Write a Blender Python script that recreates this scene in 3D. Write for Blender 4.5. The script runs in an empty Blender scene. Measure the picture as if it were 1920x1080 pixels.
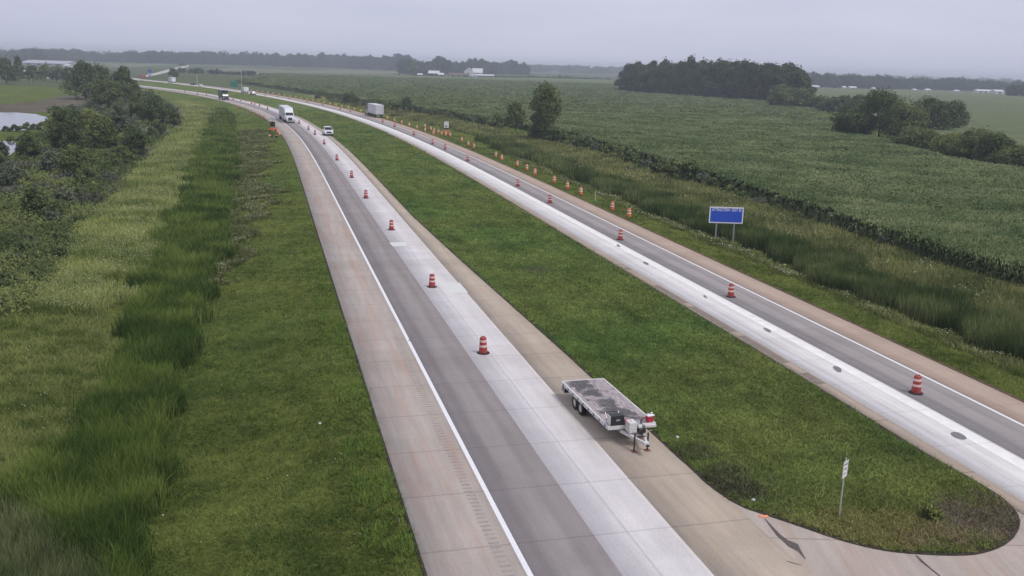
import bpy, math, random
import numpy as np
from mathutils import Vector, Matrix
random.seed(7); rng = np.random.default_rng(7)
scene = bpy.context.scene
R = math.radians

# ------------------------------------------------------------------ camera
F_PX, ROLL, CAM_H = 1750.0, R(1.75), 17.5
PITCH = math.atan((540 - 122) * math.cos(ROLL) / F_PX)
cp, sp = math.cos(PITCH), math.sin(PITCH)
cr, sr = math.cos(ROLL), math.sin(ROLL)
fwd = Vector((0, cp, -sp)); up0 = Vector((0, sp, cp)); X0 = Vector((1, 0, 0))
right = X0 * cr + up0 * sr; up = up0 * cr - X0 * sr
cd = bpy.data.cameras.new('camera'); cam = bpy.data.objects.new('camera', cd)
scene.collection.objects.link(cam)
m = Matrix.Identity(4)
for i in range(3):
    m[i][0] = right[i]; m[i][1] = up[i]; m[i][2] = -fwd[i]
m[2][3] = CAM_H
cam.matrix_world = m
cd.sensor_width = 36; cd.lens = F_PX / 1920 * 36
cd.clip_start = 0.1; cd.clip_end = 40000
scene.camera = cam
scene.render.resolution_x = 1024; scene.render.resolution_y = 576

# ------------------------------------------------------------------ world, sun
SUN_EL, SUN_AZ = R(58), R(125)          # azimuth clockwise from +Y
world = bpy.data.worlds.new('World'); scene.world = world; world.use_nodes = True
nt = world.node_tree; nt.nodes.clear()
out = nt.nodes.new('ShaderNodeOutputWorld')
sky = nt.nodes.new('ShaderNodeTexSky'); sky.sky_type = 'NISHITA'; sky.sun_disc = False
sky.sun_elevation = SUN_EL; sky.sun_rotation = SUN_AZ
b1 = nt.nodes.new('ShaderNodeBackground'); b1.inputs[1].default_value = 0.06
nt.links.new(sky.outputs[0], b1.inputs[0])
geo = nt.nodes.new('ShaderNodeTexCoord')
mp = nt.nodes.new('ShaderNodeMapping'); mp.inputs['Scale'].default_value = (1, 1, 5)
nz = nt.nodes.new('ShaderNodeTexNoise'); nz.inputs['Scale'].default_value = 1.6; nz.inputs['Detail'].default_value = 4
nt.links.new(geo.outputs['Generated'], mp.inputs[0]); nt.links.new(mp.outputs[0], nz.inputs[0])
rp = nt.nodes.new('ShaderNodeValToRGB')
rp.color_ramp.elements[0].position = 0.3; rp.color_ramp.elements[0].color = (0.50, 0.52, 0.70, 1)
rp.color_ramp.elements[1].position = 0.75; rp.color_ramp.elements[1].color = (0.69, 0.705, 0.84, 1)
nt.links.new(nz.outputs[0], rp.inputs[0])
b2 = nt.nodes.new('ShaderNodeBackground'); b2.inputs[1].default_value = 1.0
nt.links.new(rp.outputs[0], b2.inputs[0])
mxs = nt.nodes.new('ShaderNodeMixShader'); mxs.inputs[0].default_value = 0.88
nt.links.new(b1.outputs[0], mxs.inputs[1]); nt.links.new(b2.outputs[0], mxs.inputs[2])
nt.links.new(mxs.outputs[0], out.inputs[0])
sl = bpy.data.lights.new('sun', 'SUN'); sl.energy = 2.1; sl.angle = R(18); sl.color = (1, .96, .9)
so = bpy.data.objects.new('sun', sl); scene.collection.objects.link(so)
sd = Vector((math.sin(SUN_AZ) * math.cos(SUN_EL), math.cos(SUN_AZ) * math.cos(SUN_EL), math.sin(SUN_EL)))
so.rotation_euler = sd.to_track_quat('Z', 'Y').to_euler(); so.location = (40, -40, 90)
vs = scene.view_settings; vs.view_transform = 'Standard'; vs.look = 'None'; vs.gamma = 1
vs.use_curve_mapping = False; vs.exposure = 0.08
scene.cycles.volume_bounces = 0

# ------------------------------------------------------------------ projection helpers
def ray(x, y):
    u, v = x - 960.0, 540.0 - y
    u2 = u * cr - v * sr; v2 = u * sr + v * cr
    return u2, F_PX * cp + v2 * sp, v2 * cp - F_PX * sp
def G(x, y, z=0.0):
    "where the sight line through a photograph pixel meets height z"
    a, b, c = ray(x, y); t = (z - CAM_H) / c
    return (a * t, b * t)
def GP(pts, z=0.0): return np.array([G(x, y, z) for x, y in pts])
def up_px(x, y0, y1):
    "height of an upright thing whose foot is at (x,y0) and top at (x,y1)"
    X, Y = G(x, y0); a, b, c = ray(x, y1); return CAM_H + c * (Y / b)
def px_w(x, y, w): return w * G(x, y)[1] / F_PX / cp

# ------------------------------------------------------------------ object helpers
C = scene.collection
def tag(o, label=None, cat=None, group=None, kind=None):
    if label: o['label'] = label
    if cat: o['category'] = cat
    if group: o['group'] = group
    if kind: o['kind'] = kind
    return o
def thing(name, label, cat, loc=(0, 0, 0), rz=0, group=None):
    o = bpy.data.objects.new(name, None); C.objects.link(o)
    o.location = loc; o.rotation_euler = (0, 0, rz); o.empty_display_size = .3
    return tag(o, label, cat, group)
def mesh_tri(name, V, Fc, mat, col=None, parent=None, uv=None, smooth=False):
    "numpy triangle mesh"
    V = np.asarray(V, np.float32); Fc = np.asarray(Fc, np.int32)
    me = bpy.data.meshes.new(name)
    me.vertices.add(len(V)); me.vertices.foreach_set('co', V.ravel())
    me.loops.add(Fc.size); me.loops.foreach_set('vertex_index', Fc.ravel())
    k = Fc.shape[1]
    me.polygons.add(len(Fc)); me.polygons.foreach_set('loop_start', np.arange(0, Fc.size, k, dtype=np.int32))
    me.polygons.foreach_set('loop_total', np.full(len(Fc), k, np.int32))
    if smooth: me.polygons.foreach_set('use_smooth', np.ones(len(Fc), bool))
    me.update(calc_edges=True)
    if col is not None:
        c = np.ones((len(V), 4), np.float32); c[:, :3] = col
        a = me.attributes.new('col', 'FLOAT_COLOR', 'POINT'); a.data.foreach_set('color', c.ravel())
    if uv is not None:
        u = me.uv_layers.new(name='UVMap'); u.data.foreach_set('uv', np.asarray(uv, np.float32)[Fc.ravel()].ravel())
    me.materials.append(mat)
    o = bpy.data.objects.new(name, me); C.objects.link(o)
    if parent: o.parent = parent
    return o
class MB:
    "collects solids; build() links them as one mesh object"
    def __init__(s): s.v = []; s.f = []; s.m = []
    def add(s, vs_, fs_, mi=0):
        b = len(s.v); s.v += [tuple(v) for v in vs_]; s.f += [tuple(b + i for i in f) for f in fs_]; s.m += [mi] * len(fs_); return s
    def box(s, x0, x1, y0, y1, z0, z1, mi=0, tx=0, ty=0):
        v = [(x0, y0, z0), (x1, y0, z0), (x1, y1, z0), (x0, y1, z0),
             (x0 + tx, y0 + ty, z1), (x1 - tx, y0 + ty, z1), (x1 - tx, y1 - ty, z1), (x0 + tx, y1 - ty, z1)]
        return s.add(v, [(3, 2, 1, 0), (4, 5, 6, 7), (0, 1, 5, 4), (1, 2, 6, 5), (2, 3, 7, 6), (3, 0, 4, 7)], mi)
    def tube(s, p, q, r0, r1=None, n=8, mi=0, cap=True):
        r1 = r0 if r1 is None else r1
        p, q = Vector(p), Vector(q); d = (q - p).normalized()
        a = d.orthogonal().normalized(); b = d.cross(a)
        v = [p + (a * math.cos(t) + b * math.sin(t)) * r0 for t in [2 * math.pi * i / n for i in range(n)]]
        v += [q + (a * math.cos(t) + b * math.sin(t)) * r1 for t in [2 * math.pi * i / n for i in range(n)]]
        f = [(i, (i + 1) % n, n + (i + 1) % n, n + i) for i in range(n)]
        if cap: f += [tuple(range(n))[::-1], tuple(range(n, 2 * n))]
        return s.add(v, f, mi)
    def bar(s, p, q, w, h, mi=0):
        p, q = Vector(p), Vector(q); d = (q - p).normalized()
        a = d.cross(Vector((0, 0, 1)))
        a = a.normalized() if a.length > 1e-4 else Vector((1, 0, 0)); b = a.cross(d)
        v = [c + a * (w / 2 * i) + b * (h / 2 * j) for c in (p, q) for i, j in ((-1, -1), (1, -1), (1, 1), (-1, 1))]
        return s.add(v, [(3, 2, 1, 0), (4, 5, 6, 7), (0, 1, 5, 4), (1, 2, 6, 5), (2, 3, 7, 6), (3, 0, 4, 7)], mi)
    def lathe(s, prof, n=20, mi=0, axis='z', c=(0, 0, 0)):
        v = []; k = len(prof)
        for i in range(n):
            t = 2 * math.pi * i / n
            for r, z in prof:
                if axis == 'z': v.append((c[0] + r * math.cos(t), c[1] + r * math.sin(t), c[2] + z))
                else: v.append((c[0] + z, c[1] + r * math.cos(t), c[2] + r * math.sin(t)))
        f = [(i * k + j, ((i + 1) % n) * k + j, ((i + 1) % n) * k + j + 1, i * k + j + 1) for i in range(n) for j in range(k - 1)]
        return s.add(v, f, mi)
    def prism(s, prof, x0, x1, mi=0, inset=None):
        "side profile (y,z) pulled across x; inset(z) narrows it"
        n = len(prof); ins = inset or (lambda z: 0)
        v = [(x0 + ins(z), y, z) for y, z in prof] + [(x1 - ins(z), y, z) for y, z in prof]
        f = [(i, (i + 1) % n, n + (i + 1) % n, n + i) for i in range(n)] + [tuple(range(n))[::-1], tuple(range(n, 2 * n))]
        return s.add(v, f, mi)
    def build(s, name, mat, parent=None, bevel=0, smooth=False):
        me = bpy.data.meshes.new(name); me.from_pydata(s.v, [], s.f)
        for mm in (mat if isinstance(mat, (list, tuple)) else [mat]): me.materials.append(mm)
        me.polygons.foreach_set('material_index', s.m)
        if smooth: me.polygons.foreach_set('use_smooth', [True] * len(me.polygons))
        import bmesh
        bm = bmesh.new(); bm.from_mesh(me)
        if smooth: bmesh.ops.remove_doubles(bm, verts=bm.verts, dist=1e-5)
        bmesh.ops.recalc_face_normals(bm, faces=bm.faces); bm.to_mesh(me); bm.free()
        me.update()
        o = bpy.data.objects.new(name, me); C.objects.link(o)
        if parent: o.parent = parent
        if bevel:
            b = o.modifiers.new('bevel', 'BEVEL'); b.width = bevel; b.segments = 2; b.limit_method = 'ANGLE'
        return o
def copy_tree(o, parent=None, loc=None, rz=None):
    c = o.copy(); C.objects.link(c); c.parent = parent
    if loc is not None: c.location = loc
    if rz is not None: c.rotation_euler = (0, 0, rz)
    for ch in o.children: copy_tree(ch, c)
    return c
def text_mesh(s, size, mat, parent, loc, rot, name='lettering', align='CENTER', ext=.004, sx=1.0):
    cu = bpy.data.curves.new(name, 'FONT'); cu.body = s; cu.size = size; cu.align_x = align; cu.align_y = 'CENTER'
    cu.extrude = ext; cu.offset = size * .012
    t = bpy.data.objects.new(name, cu); C.objects.link(t)
    dg = bpy.context.evaluated_depsgraph_get(); dg.update()
    me = bpy.data.meshes.new_from_object(t.evaluated_get(dg)); bpy.data.objects.remove(t)
    me.name = name; me.materials.clear(); me.materials.append(mat)
    o = bpy.data.objects.new(name, me); C.objects.link(o); o.parent = parent
    o.location = loc; o.rotation_euler = rot; o.scale = (sx, 1, 1)
    return o

# ------------------------------------------------------------------ materials
def lin(r, g, b):
    f = lambda c: ((c / 255 + .055) / 1.055) ** 2.4 if c > 10 else c / 255 / 12.92
    return (f(r), f(g), f(b))
def newmat(name):
    m = bpy.data.materials.new(name); m.use_nodes = True
    nt = m.node_tree; return m, nt, nt.nodes['Principled BSDF'], nt.nodes['Material Output']
def N(nt, t, **kw):
    n = nt.nodes.new(t)
    for k, v in kw.items():
        if k in n.inputs: n.inputs[k].default_value = v
        else: setattr(n, k, v)
    return n
def noise(nt, vec, scale, detail=3, rough=.55):
    n = N(nt, 'ShaderNodeTexNoise', Scale=scale, Detail=detail, Roughness=rough)
    if vec is not None: nt.links.new(vec, n.inputs['Vector'])
    return n.outputs[0]
def ramp(nt, fac, stops, interp='LINEAR'):
    n = N(nt, 'ShaderNodeValToRGB'); cr_ = n.color_ramp; cr_.interpolation = interp
    while len(cr_.elements) < len(stops): cr_.elements.new(.5)
    for e, (p, c) in zip(cr_.elements, stops):
        e.position = p; e.color = (*c, 1) if len(c) == 3 else c
    nt.links.new(fac, n.inputs[0]); return n.outputs[0]
def mixc(nt, fac, a, b, mode='MIX'):
    n = N(nt, 'ShaderNodeMix', data_type='RGBA', blend_type=mode)
    for sck, v in ((n.inputs[0], fac), (n.inputs[6], a), (n.inputs[7], b)):
        if isinstance(v, bpy.types.NodeSocket): nt.links.new(v, sck)
        elif isinstance(v, (int, float)): sck.default_value = v
        else: sck.default_value = (*v, 1)
    return n.outputs[2]
def math_(nt, op, a, b=None):
    n = N(nt, 'ShaderNodeMath', operation=op)
    for i, v in enumerate((a, b)):
        if v is None: continue
        if isinstance(v, bpy.types.NodeSocket): nt.links.new(v, n.inputs[i])
        else: n.inputs[i].default_value = v
    return n.outputs[0]
def bump(nt, p, h, dist, strength=1):
    n = N(nt, 'ShaderNodeBump', Strength=strength, Distance=dist)
    nt.links.new(h, n.inputs['Height']); nt.links.new(n.outputs[0], p.inputs['Normal'])
def flat(name, col, rough=.6, metal=0, var=.12, scale=6, spec=.5, coat=0):
    m, nt, p, o = newmat(name)
    tc = N(nt, 'ShaderNodeTexCoord')
    f = noise(nt, tc.outputs['Object'], scale, 4)
    a = tuple(c * (1 - var) for c in col); b = tuple(min(1, c * (1 + var)) for c in col)
    nt.links.new(ramp(nt, f, [(.3, a), (.7, b)]), p.inputs['Base Color'])
    p.inputs['Roughness'].default_value = rough; p.inputs['Metallic'].default_value = metal
    p.inputs['Specular IOR Level'].default_value = spec; p.inputs['Coat Weight'].default_value = coat
    return m
def leafmat(name, up_mix=.5, trans=.25, spec=True):
    "foliage: colour from the 'col' attribute, soft light"
    m, nt, p, o = newmat(name); nt.nodes.remove(p)
    at = N(nt, 'ShaderNodeAttribute', attribute_name='col')
    g = N(nt, 'ShaderNodeNewGeometry')
    vm = N(nt, 'ShaderNodeVectorMath', operation='SCALE'); vm.inputs['Scale'].default_value = 1 - up_mix
    nt.links.new(g.outputs['Normal'], vm.inputs[0])
    va = N(nt, 'ShaderNodeVectorMath', operation='ADD'); va.inputs[1].default_value = (0, 0, up_mix)
    nt.links.new(vm.outputs[0], va.inputs[0])
    vn = N(nt, 'ShaderNodeVectorMath', operation='NORMALIZE'); nt.links.new(va.outputs[0], vn.inputs[0])
    d = N(nt, 'ShaderNodeBsdfDiffuse'); t = N(nt, 'ShaderNodeBsdfTranslucent')
    for s in (d, t):
        nt.links.new(at.outputs['Color'], s.inputs['Color'])
    nt.links.new(vn.outputs[0], d.inputs['Normal'])
    mx = N(nt, 'ShaderNodeMixShader'); mx.inputs[0].default_value = trans
    nt.links.new(d.outputs[0], mx.inputs[1]); nt.links.new(t.outputs[0], mx.inputs[2])
    nt.links.new(mx.outputs[0], o.inputs[0]); return m
LEAF = leafmat('foliage', .5, .25); GRASS = leafmat('grass_blades', .6, .2)
BARK = flat('bark', (.07, .055, .04), .9)

def pavement(name, base, joint=4.55, jcol=.62, stain=None, wheel=0, band=None, lines=(), brown=0, scale=1, patchy=.1, xj=0.0):
    """concrete slab, UV = (metres along, metres across from the strip's left edge)
    lines: (offset, width, factor, colour or None)"""
    m, nt, p, o = newmat(name)
    uv = N(nt, 'ShaderNodeUVMap', uv_map='UVMap'); sep = N(nt, 'ShaderNodeSeparateXYZ'); nt.links.new(uv.outputs[0], sep.inputs[0])
    s_, l_ = sep.outputs[0], sep.outputs[1]
    mpn = N(nt, 'ShaderNodeMapping'); mpn.inputs['Scale'].default_value = (.12, 1.6, 1); nt.links.new(uv.outputs[0], mpn.inputs[0])
    streak = noise(nt, mpn.outputs[0], 1.6, 5, .6)
    big = noise(nt, uv.outputs[0], .35, 4, .6); fine = noise(nt, uv.outputs[0], 9, 5, .7)
    col = mixc(nt, ramp(nt, streak, [(.3, (0, 0, 0)), (.72, (1, 1, 1))]), tuple(c * (1 - patchy) for c in base), tuple(c * (1 + patchy) for c in base))
    col = mixc(nt, .75, col, ramp(nt, big, [(.3, (.86, .86, .86)), (.7, (1.06, 1.06, 1.06))]), 'MULTIPLY')
    col = mixc(nt, .7, col, ramp(nt, fine, [(.3, (.84, .84, .84)), (.7, (1.12, 1.12, 1.12))]), 'MULTIPLY')
    if brown:
        bn = noise(nt, mpn.outputs[0], .7, 4, .6)
        col = mixc(nt, ramp(nt, bn, [(.5, (0, 0, 0)), (.72, (brown,) * 3)]), col, (.40, .22, .15))
    if stain:   # irregular rusty runs
        sn = noise(nt, mpn.outputs[0], 2.2, 5, .6)
        col = mixc(nt, ramp(nt, sn, [(.56, (0, 0, 0)), (.75, (stain[3],) * 3)]), col, stain[:3])
    # each slab a slightly different tone
    fl = math_(nt, 'FLOOR', math_(nt, 'DIVIDE', math_(nt, 'ADD', s_, xj), joint))
    wn = N(nt, 'ShaderNodeTexWhiteNoise', noise_dimensions='1D'); nt.links.new(fl, wn.inputs['W'])
    col = mixc(nt, .8, col, ramp(nt, wn.outputs[0], [(0, (.95, .94, .93)), (1, (1.03, 1.03, 1.04))]), 'MULTIPLY')
    if wheel:
        for c_, w_ in ((.85, .42), (2.4, .42)):
            dd = math_(nt, 'ABSOLUTE', math_(nt, 'SUBTRACT', l_, c_))
            k = ramp(nt, math_(nt, 'DIVIDE', dd, w_), [(0, (1 - wheel,) * 3), (1, (1, 1, 1))], 'EASE')
            col = mixc(nt, 1, col, k, 'MULTIPLY')
    for off, w_, fac, c in lines:
        wob = math_(nt, 'MULTIPLY', math_(nt, 'SUBTRACT', noise(nt, uv.outputs[0], .5, 2), .5), .05)
        dd = math_(nt, 'ABSOLUTE', math_(nt, 'SUBTRACT', math_(nt, 'ADD', l_, wob), off))
        k = ramp(nt, math_(nt, 'DIVIDE', dd, w_ / 2), [(.75, (1, 1, 1)), (1, (0, 0, 0))])
        wear = ramp(nt, noise(nt, uv.outputs[0], 1.3, 4, .7), [(.3, (.45,) * 3), (.6, (1,) * 3)])
        k = mixc(nt, 1, k, wear, 'MULTIPLY')
        k2 = math_(nt, 'MULTIPLY', k, fac)
        col = mixc(nt, k2, col, c)
    ph = math_(nt, 'FRACT', math_(nt, 'DIVIDE', math_(nt, 'ADD', s_, xj), joint))
    dj = math_(nt, 'MULTIPLY', math_(nt, 'ABSOLUTE', math_(nt, 'SUBTRACT', ph, .5)), joint)
    dj = math_(nt, 'ADD', dj, math_(nt, 'MULTIPLY', math_(nt, 'SUBTRACT', fine, .5), .03))
    k = ramp(nt, dj, [(.03, (jcol,) * 3), (.055, (1, 1, 1))])
    col = mixc(nt, 1, col, k, 'MULTIPLY')
    nt.links.new(col, p.inputs['Base Color']); p.inputs['Roughness'].default_value = .85
    p.inputs['Specular IOR Level'].default_value = .3
    bump(nt, p, math_(nt, 'ADD', fine, math_(nt, 'MULTIPLY', k, .5)), .012, .6)
    return m

WHITE_PAINT = flat('white_road_paint', (.74, .74, .75), .6, var=.1, scale=9)

# ------------------------------------------------------------------ road curves
LC = [-0.00603, -0.00762, -0.01176, 0.02821, -0.05139, -0.21553]
RC = [-0.00213, -0.06027, 0.15746, -0.30986, 0.05165]
def make_ref(c, y0, y1):
    Y = np.exp(np.linspace(math.log(y0), math.log(y1), 240)); X = np.polyval(c, np.log(Y / 100)) * Y
    P = np.stack([X, Y], 1)
    d0 = (P[0] - P[1]); d0 /= np.linalg.norm(d0)
    pre = [P[0] + d0 * k for k in (30, 24, 18, 12, 6, 3)]
    d1 = (P[-1] - P[-6]); d1 /= np.linalg.norm(d1); q = P[-1]; post = []
    for k in range(70):
        a = .012 if k < 35 else 0.0
        d1 = np.array([d1[0] * math.cos(a) - d1[1] * math.sin(a), d1[0] * math.sin(a) + d1[1] * math.cos(a)])
        q = q + d1 * 14; post.append(q)
    P = np.vstack([pre, P, post])
    s = np.r_[0, np.cumsum(np.linalg.norm(np.diff(P, axis=0), axis=1))]
    # resample evenly, finer near the camera
    u = np.r_[np.arange(0, 120, 1.0), np.arange(120, 400, 2.0), np.arange(400, s[-1], 5.0)]
    P = np.stack([np.interp(u, s, P[:, 0]), np.interp(u, s, P[:, 1])], 1)
    for _ in range(3): P[1:-1] = (P[:-2] + 2 * P[1:-1] + P[2:]) / 4
    T = np.gradient(P, axis=0); T /= np.linalg.norm(T, axis=1)[:, None]
    n = np.stack([T[:, 1], -T[:, 0]], 1)
    return P, T, n, u
REF = {'L': make_ref(LC, 27, 560), 'R': make_ref(RC, 34, 640)}
def offs(side, o, k=None):
    P, T, n, s = REF[side]; oo = np.asarray(o) if np.ndim(o) else np.full(len(P), float(o))
    return P + n * oo[:, None]
def at_Y(side, Y, o):
    P, T, n, s = REF[side]; i = int(np.argmin(abs(P[:, 1] - Y))) if Y < 640 else len(P) - 1
    return P[i] + n[i] * o, T[i]
def near_road(side, p):
    P, T, n, s = REF[side]; d = P - np.asarray(p); i = int(np.argmin((d ** 2).sum(1)))
    return i, float(np.dot(-d[i], n[i]))
def strip(name, side, o0, o1, z, mat, thick=.12, label=None, kind='structure', i0=0, i1=None):
    P, T, n, s = REF[side]; i1 = i1 or len(P)
    A = offs(side, o0)[i0:i1]; B = offs(side, o1)[i0:i1]; L = len(A); s = s[i0:i1]
    w = np.linalg.norm(B - A, axis=1)
    V = np.vstack([np.c_[A, np.full(L, z)], np.c_[B, np.full(L, z)], np.c_[A, np.full(L, z - thick)], np.c_[B, np.full(L, z - thick)]])
    UV = np.vstack([np.c_[s, 0 * w], np.c_[s, w], np.c_[s, 0 * w], np.c_[s, w]])
    i = np.arange(L - 1)
    Fc = [np.c_[i, i + L, i + L + 1, i + 1]]
    if thick: Fc += [np.c_[i, i + 1, i + 2 * L + 1, i + 2 * L], np.c_[i + L, i + 3 * L, i + 3 * L + 1, i + L + 1]]
    o = mesh_tri(name, V, np.vstack(Fc), mat, uv=UV)
    return tag(o, kind=kind)

lane_grey = pavement('worn_grey_concrete', (.28, .25, .24), wheel=.14, patchy=.08, jcol=.8)
lane_new_l = pavement('pale_concrete_left', (.62, .59, .58), wheel=.05, jcol=.8, patchy=.05, stain=(.5, .38, .34, .25),
    lines=[(1.36, .09, .5, (.33, .33, .35)), (1.50, .05, .4, (.7, .7, .72)), (3.14, .13, .55, (.74, .70, .64)), (.08, .16, .7, (.62, .57, .56))])
sh_l = pavement('buff_concrete_outer', (.40, .352, .31), brown=.55, stain=(.44, .26, .18, .35), jcol=.76, patchy=.11)
sh_in = pavement('tan_concrete_inner', (.43, .36, .285), jcol=.75, patchy=.1, stain=(.55, .4, .22, .4))
sh_r = pavement('tan_concrete_right', (.42, .325, .255), jcol=.85, patchy=.07, stain=(.42, .25, .18, .3))
lane_grey_r = pavement('grey_concrete_right', (.32, .29, .28), wheel=.15, patchy=.08, jcol=.88)
lane_new_r = pavement('white_concrete_right', (.66, .63, .60), patchy=.08, jcol=.85,
    lines=[(2.86, .95, .9, (.83, .82, .80)), (2.40, .06, .6, (.36, .36, .36)), (1.05, .07, .6, (.40, .40, .40)), (.65, .35, .6, (.74, .72, .74)), (1.75, .3, .4, (.72, .72, .74)), (.16, .2, .6, (.62, .56, .54)), (3.34, .08, .6, (.42, .36, .36))])
sh_rm = pavement('tan_concrete_median', (.37, .30, .235), joint=6.5, jcol=.6, patchy=.12, stain=(.25, .2, .16, .5))
OFL = [0, 3.47, 6.74, 9.97, 11.35]; OFR = [0, .9, 4.29, 7.54, 10.27]
PL, TL, NL, SL = REF['L']
inner = 11.35 + np.interp(PL[:, 1], [20, 40, 60, 80, 105], [2.3, 1.8, 1.2, .6, 0])
strip('road_outer_shoulder', 'L', 0, OFL[1], 0, sh_l)
strip('road_right_lane', 'L', OFL[1], OFL[2], 0, lane_grey)
strip('road_pale_lane', 'L', OFL[2], OFL[3], 0, lane_new_l)
strip('road_inner_shoulder', 'L', OFL[3], inner, 0, sh_in)
strip('road_marking', 'L', OFL[1] - .04, OFL[1] + .17, .004, WHITE_PAINT, thick=0)
strip('road_median_shoulder', 'R', 0, OFR[1], 0, sh_rm)
strip('road_white_lane', 'R', OFR[1], OFR[2], 0, lane_new_r)
strip('road_left_lane', 'R', OFR[2], OFR[3], 0, lane_grey_r)
strip('road_right_shoulder', 'R', OFR[3], OFR[4], 0, sh_r)
strip('road_marking', 'R', OFR[3] - .04, OFR[3] + .15, .004, WHITE_PAINT, thick=0)

strip('soil_edge', 'R', OFR[4] + .01, OFR[4] + .34, -.012, flat('brown_soil', (.10, .055, .038), 1, var=.4, scale=3), thick=.06)
strip('soil_edge', 'L', -.12, -.01, -.03, flat('dark_edge_soil', (.03, .028, .016), 1, var=.4, scale=3), thick=.06)
# ------------------------------------------------------------------ polygons on the ground
def inside(P, poly):
    x, y = P[:, 0], P[:, 1]; r = np.zeros(len(P), bool); n = len(poly); j = n - 1
    for i in range(n):
        xi, yi = poly[i]; xj, yj = poly[j]
        c = ((yi > y) != (yj > y)) & (x < (xj - xi) * (y - yi) / ((yj - yi) or 1e-9) + xi); r ^= c; j = i
    return r
def smooth_poly(P, k=1, closed=True):
    for _ in range(k):
        Q = np.roll(P, -1, 0) if closed else P[1:]; B = P if closed else P[:-1]
        P = np.stack([.75 * B + .25 * Q, .25 * B + .75 * Q], 1).reshape(-1, 2)
    return P
ROTA = np.array([[.82, -.57], [.57, .82]]); ROTB = np.array([[.34, -.94], [.94, .34]])
def vnoise(P, s, seed=0):
    "cheap value noise in 0..1"
    if not seed & 4096:
        return np.clip(.5 + (vnoise(P @ ROTA, s, seed | 4096) - .5) * .95 + (vnoise(P @ ROTB, s * .43, seed + 37 | 4096) - .5) * .55, 0, 1)
    r = np.random.default_rng(seed); T_ = r.random((256, 256)); q = P / s
    i = np.floor(q).astype(int); f = q - i; f = f * f * (3 - 2 * f)
    g = lambda a, b: T_[(i[:, 0] + a) & 255, (i[:, 1] + b) & 255]
    return (g(0, 0) * (1 - f[:, 0]) + g(1, 0) * f[:, 0]) * (1 - f[:, 1]) + (g(0, 1) * (1 - f[:, 0]) + g(1, 1) * f[:, 0]) * f[:, 1]
def wob(P, a):
    return P + np.stack([vnoise(P, 4.5, 91) - .5 + (vnoise(P, 1.3, 93) - .5) * .5, vnoise(P, 4.5, 92) - .5 + (vnoise(P, 1.3, 94) - .5) * .5], 1) * 2 * a
REED_L = smooth_poly(GP([(262, 1120), (268, 950), (305, 800), (345, 680), (385, 560), (408, 440), (435, 320), (438, 250), (425, 205), (408, 200), (398, 240), (365, 325), (325, 400), (285, 490), (262, 550), (235, 620), (205, 720), (140, 800), (20, 930), (-60, 1010), (-60, 1120)]))
WEED_L = smooth_poly(GP([(-200, 950), (20, 945), (90, 965), (170, 1010), (225, 1080), (235, 1200), (-200, 1200)]))
FLOWER_L = smooth_poly(GP([(400, 205), (385, 250), (350, 330), (300, 410), (255, 500), (215, 570), (60, 590), (60, 500), (130, 430), (200, 370), (270, 290), (335, 235), (345, 200), (330, 185), (370, 190)]))
LONG_L = smooth_poly(GP([(235, 620), (205, 720), (140, 800), (20, 930), (-300, 960), (-300, 560), (60, 560), (215, 560)]))
FLOWER_M = smooth_poly(GP([(445, 240), (500, 245), (495, 330), (490, 400), (475, 470), (455, 530), (395, 530), (405, 470), (415, 400), (440, 300)]))
BRUSH_L = smooth_poly(GP([(340, 215), (325, 245), (270, 290), (200, 375), (130, 440), (100, 520), (60, 570), (-80, 620), (-400, 560), (-260, 330), (-20, 320), (45, 300), (60, 262), (100, 240), (100, 205), (180, 170), (255, 172), (290, 182)]))
REED_R = smooth_poly(GP([(2000, 705), (1920, 668), (1851, 642), (1786, 613), (1721, 587), (1656, 563), (1575, 534), (1494, 500), (1430, 468), (1380, 444), (1340, 432), (1295, 420), (1217, 386), (1164, 366), (1112, 346), (1040, 316), (960, 286), (900, 262), (900, 256), (982, 278), (1060, 306), (1100, 324), (1160, 344), (1217, 362), (1295, 390), (1380, 422), (1462, 455), (1527, 474), (1624, 508), (1721, 552), (1818, 582), (1920, 620), (2000, 655)]))
MEADOW_R = smooth_poly(GP([(2000, 655), (1920, 620), (1818, 582), (1721, 552), (1624, 508), (1527, 474), (1462, 455), (1380, 422), (1295, 390), (1217, 362), (1160, 344), (1100, 324), (1060, 306), (982, 278), (880, 248), (780, 225), (680, 200), (560, 178), (560, 172), (680, 190), (780, 210), (900, 238), (1050, 268), (1200, 308), (1300, 345), (1400, 380), (1500, 416), (1620, 456), (1720, 490), (1820, 525), (1960, 565)]))
# corn: front edge from right to left
CORN_FRONT = GP([(2100, 600), (2000, 572), (1920, 545), (1800, 512), (1700, 478), (1600, 444), (1500, 408), (1400, 372), (1300, 338), (1200, 302), (1100, 271), (1050, 257), (960, 238), (860, 222), (760, 204), (700, 195), (640, 186), (560, 173), (480, 161), (440, 155)])
CORN = np.vstack([CORN_FRONT, GP([(500, 141), (640, 140), (760, 144), (870, 147), (1000, 148), (1160, 152), (1172, 176), (1300, 186), (1420, 194), (1520, 208), (1600, 258), (1700, 292), (1800, 318), (1900, 335), (2100, 370)])])
CORN_B = GP([(1180, 158), (1165, 153), (1500, 166), (1700, 172), (1920, 184), (2250, 200), (2350, 420), (2100, 365), (1900, 320), (1800, 295), (1640, 225), (1530, 200)])
POND1 = smooth_poly(GP([(-120, 206), (-20, 209), (10, 210), (30, 209.5), (50, 211.5), (66, 212), (74, 215), (90, 219), (96, 223), (88, 228), (84, 236), (76, 240), (62, 238), (52, 242), (30, 243.5), (0, 242.5), (-120, 246)]), 1)
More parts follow.
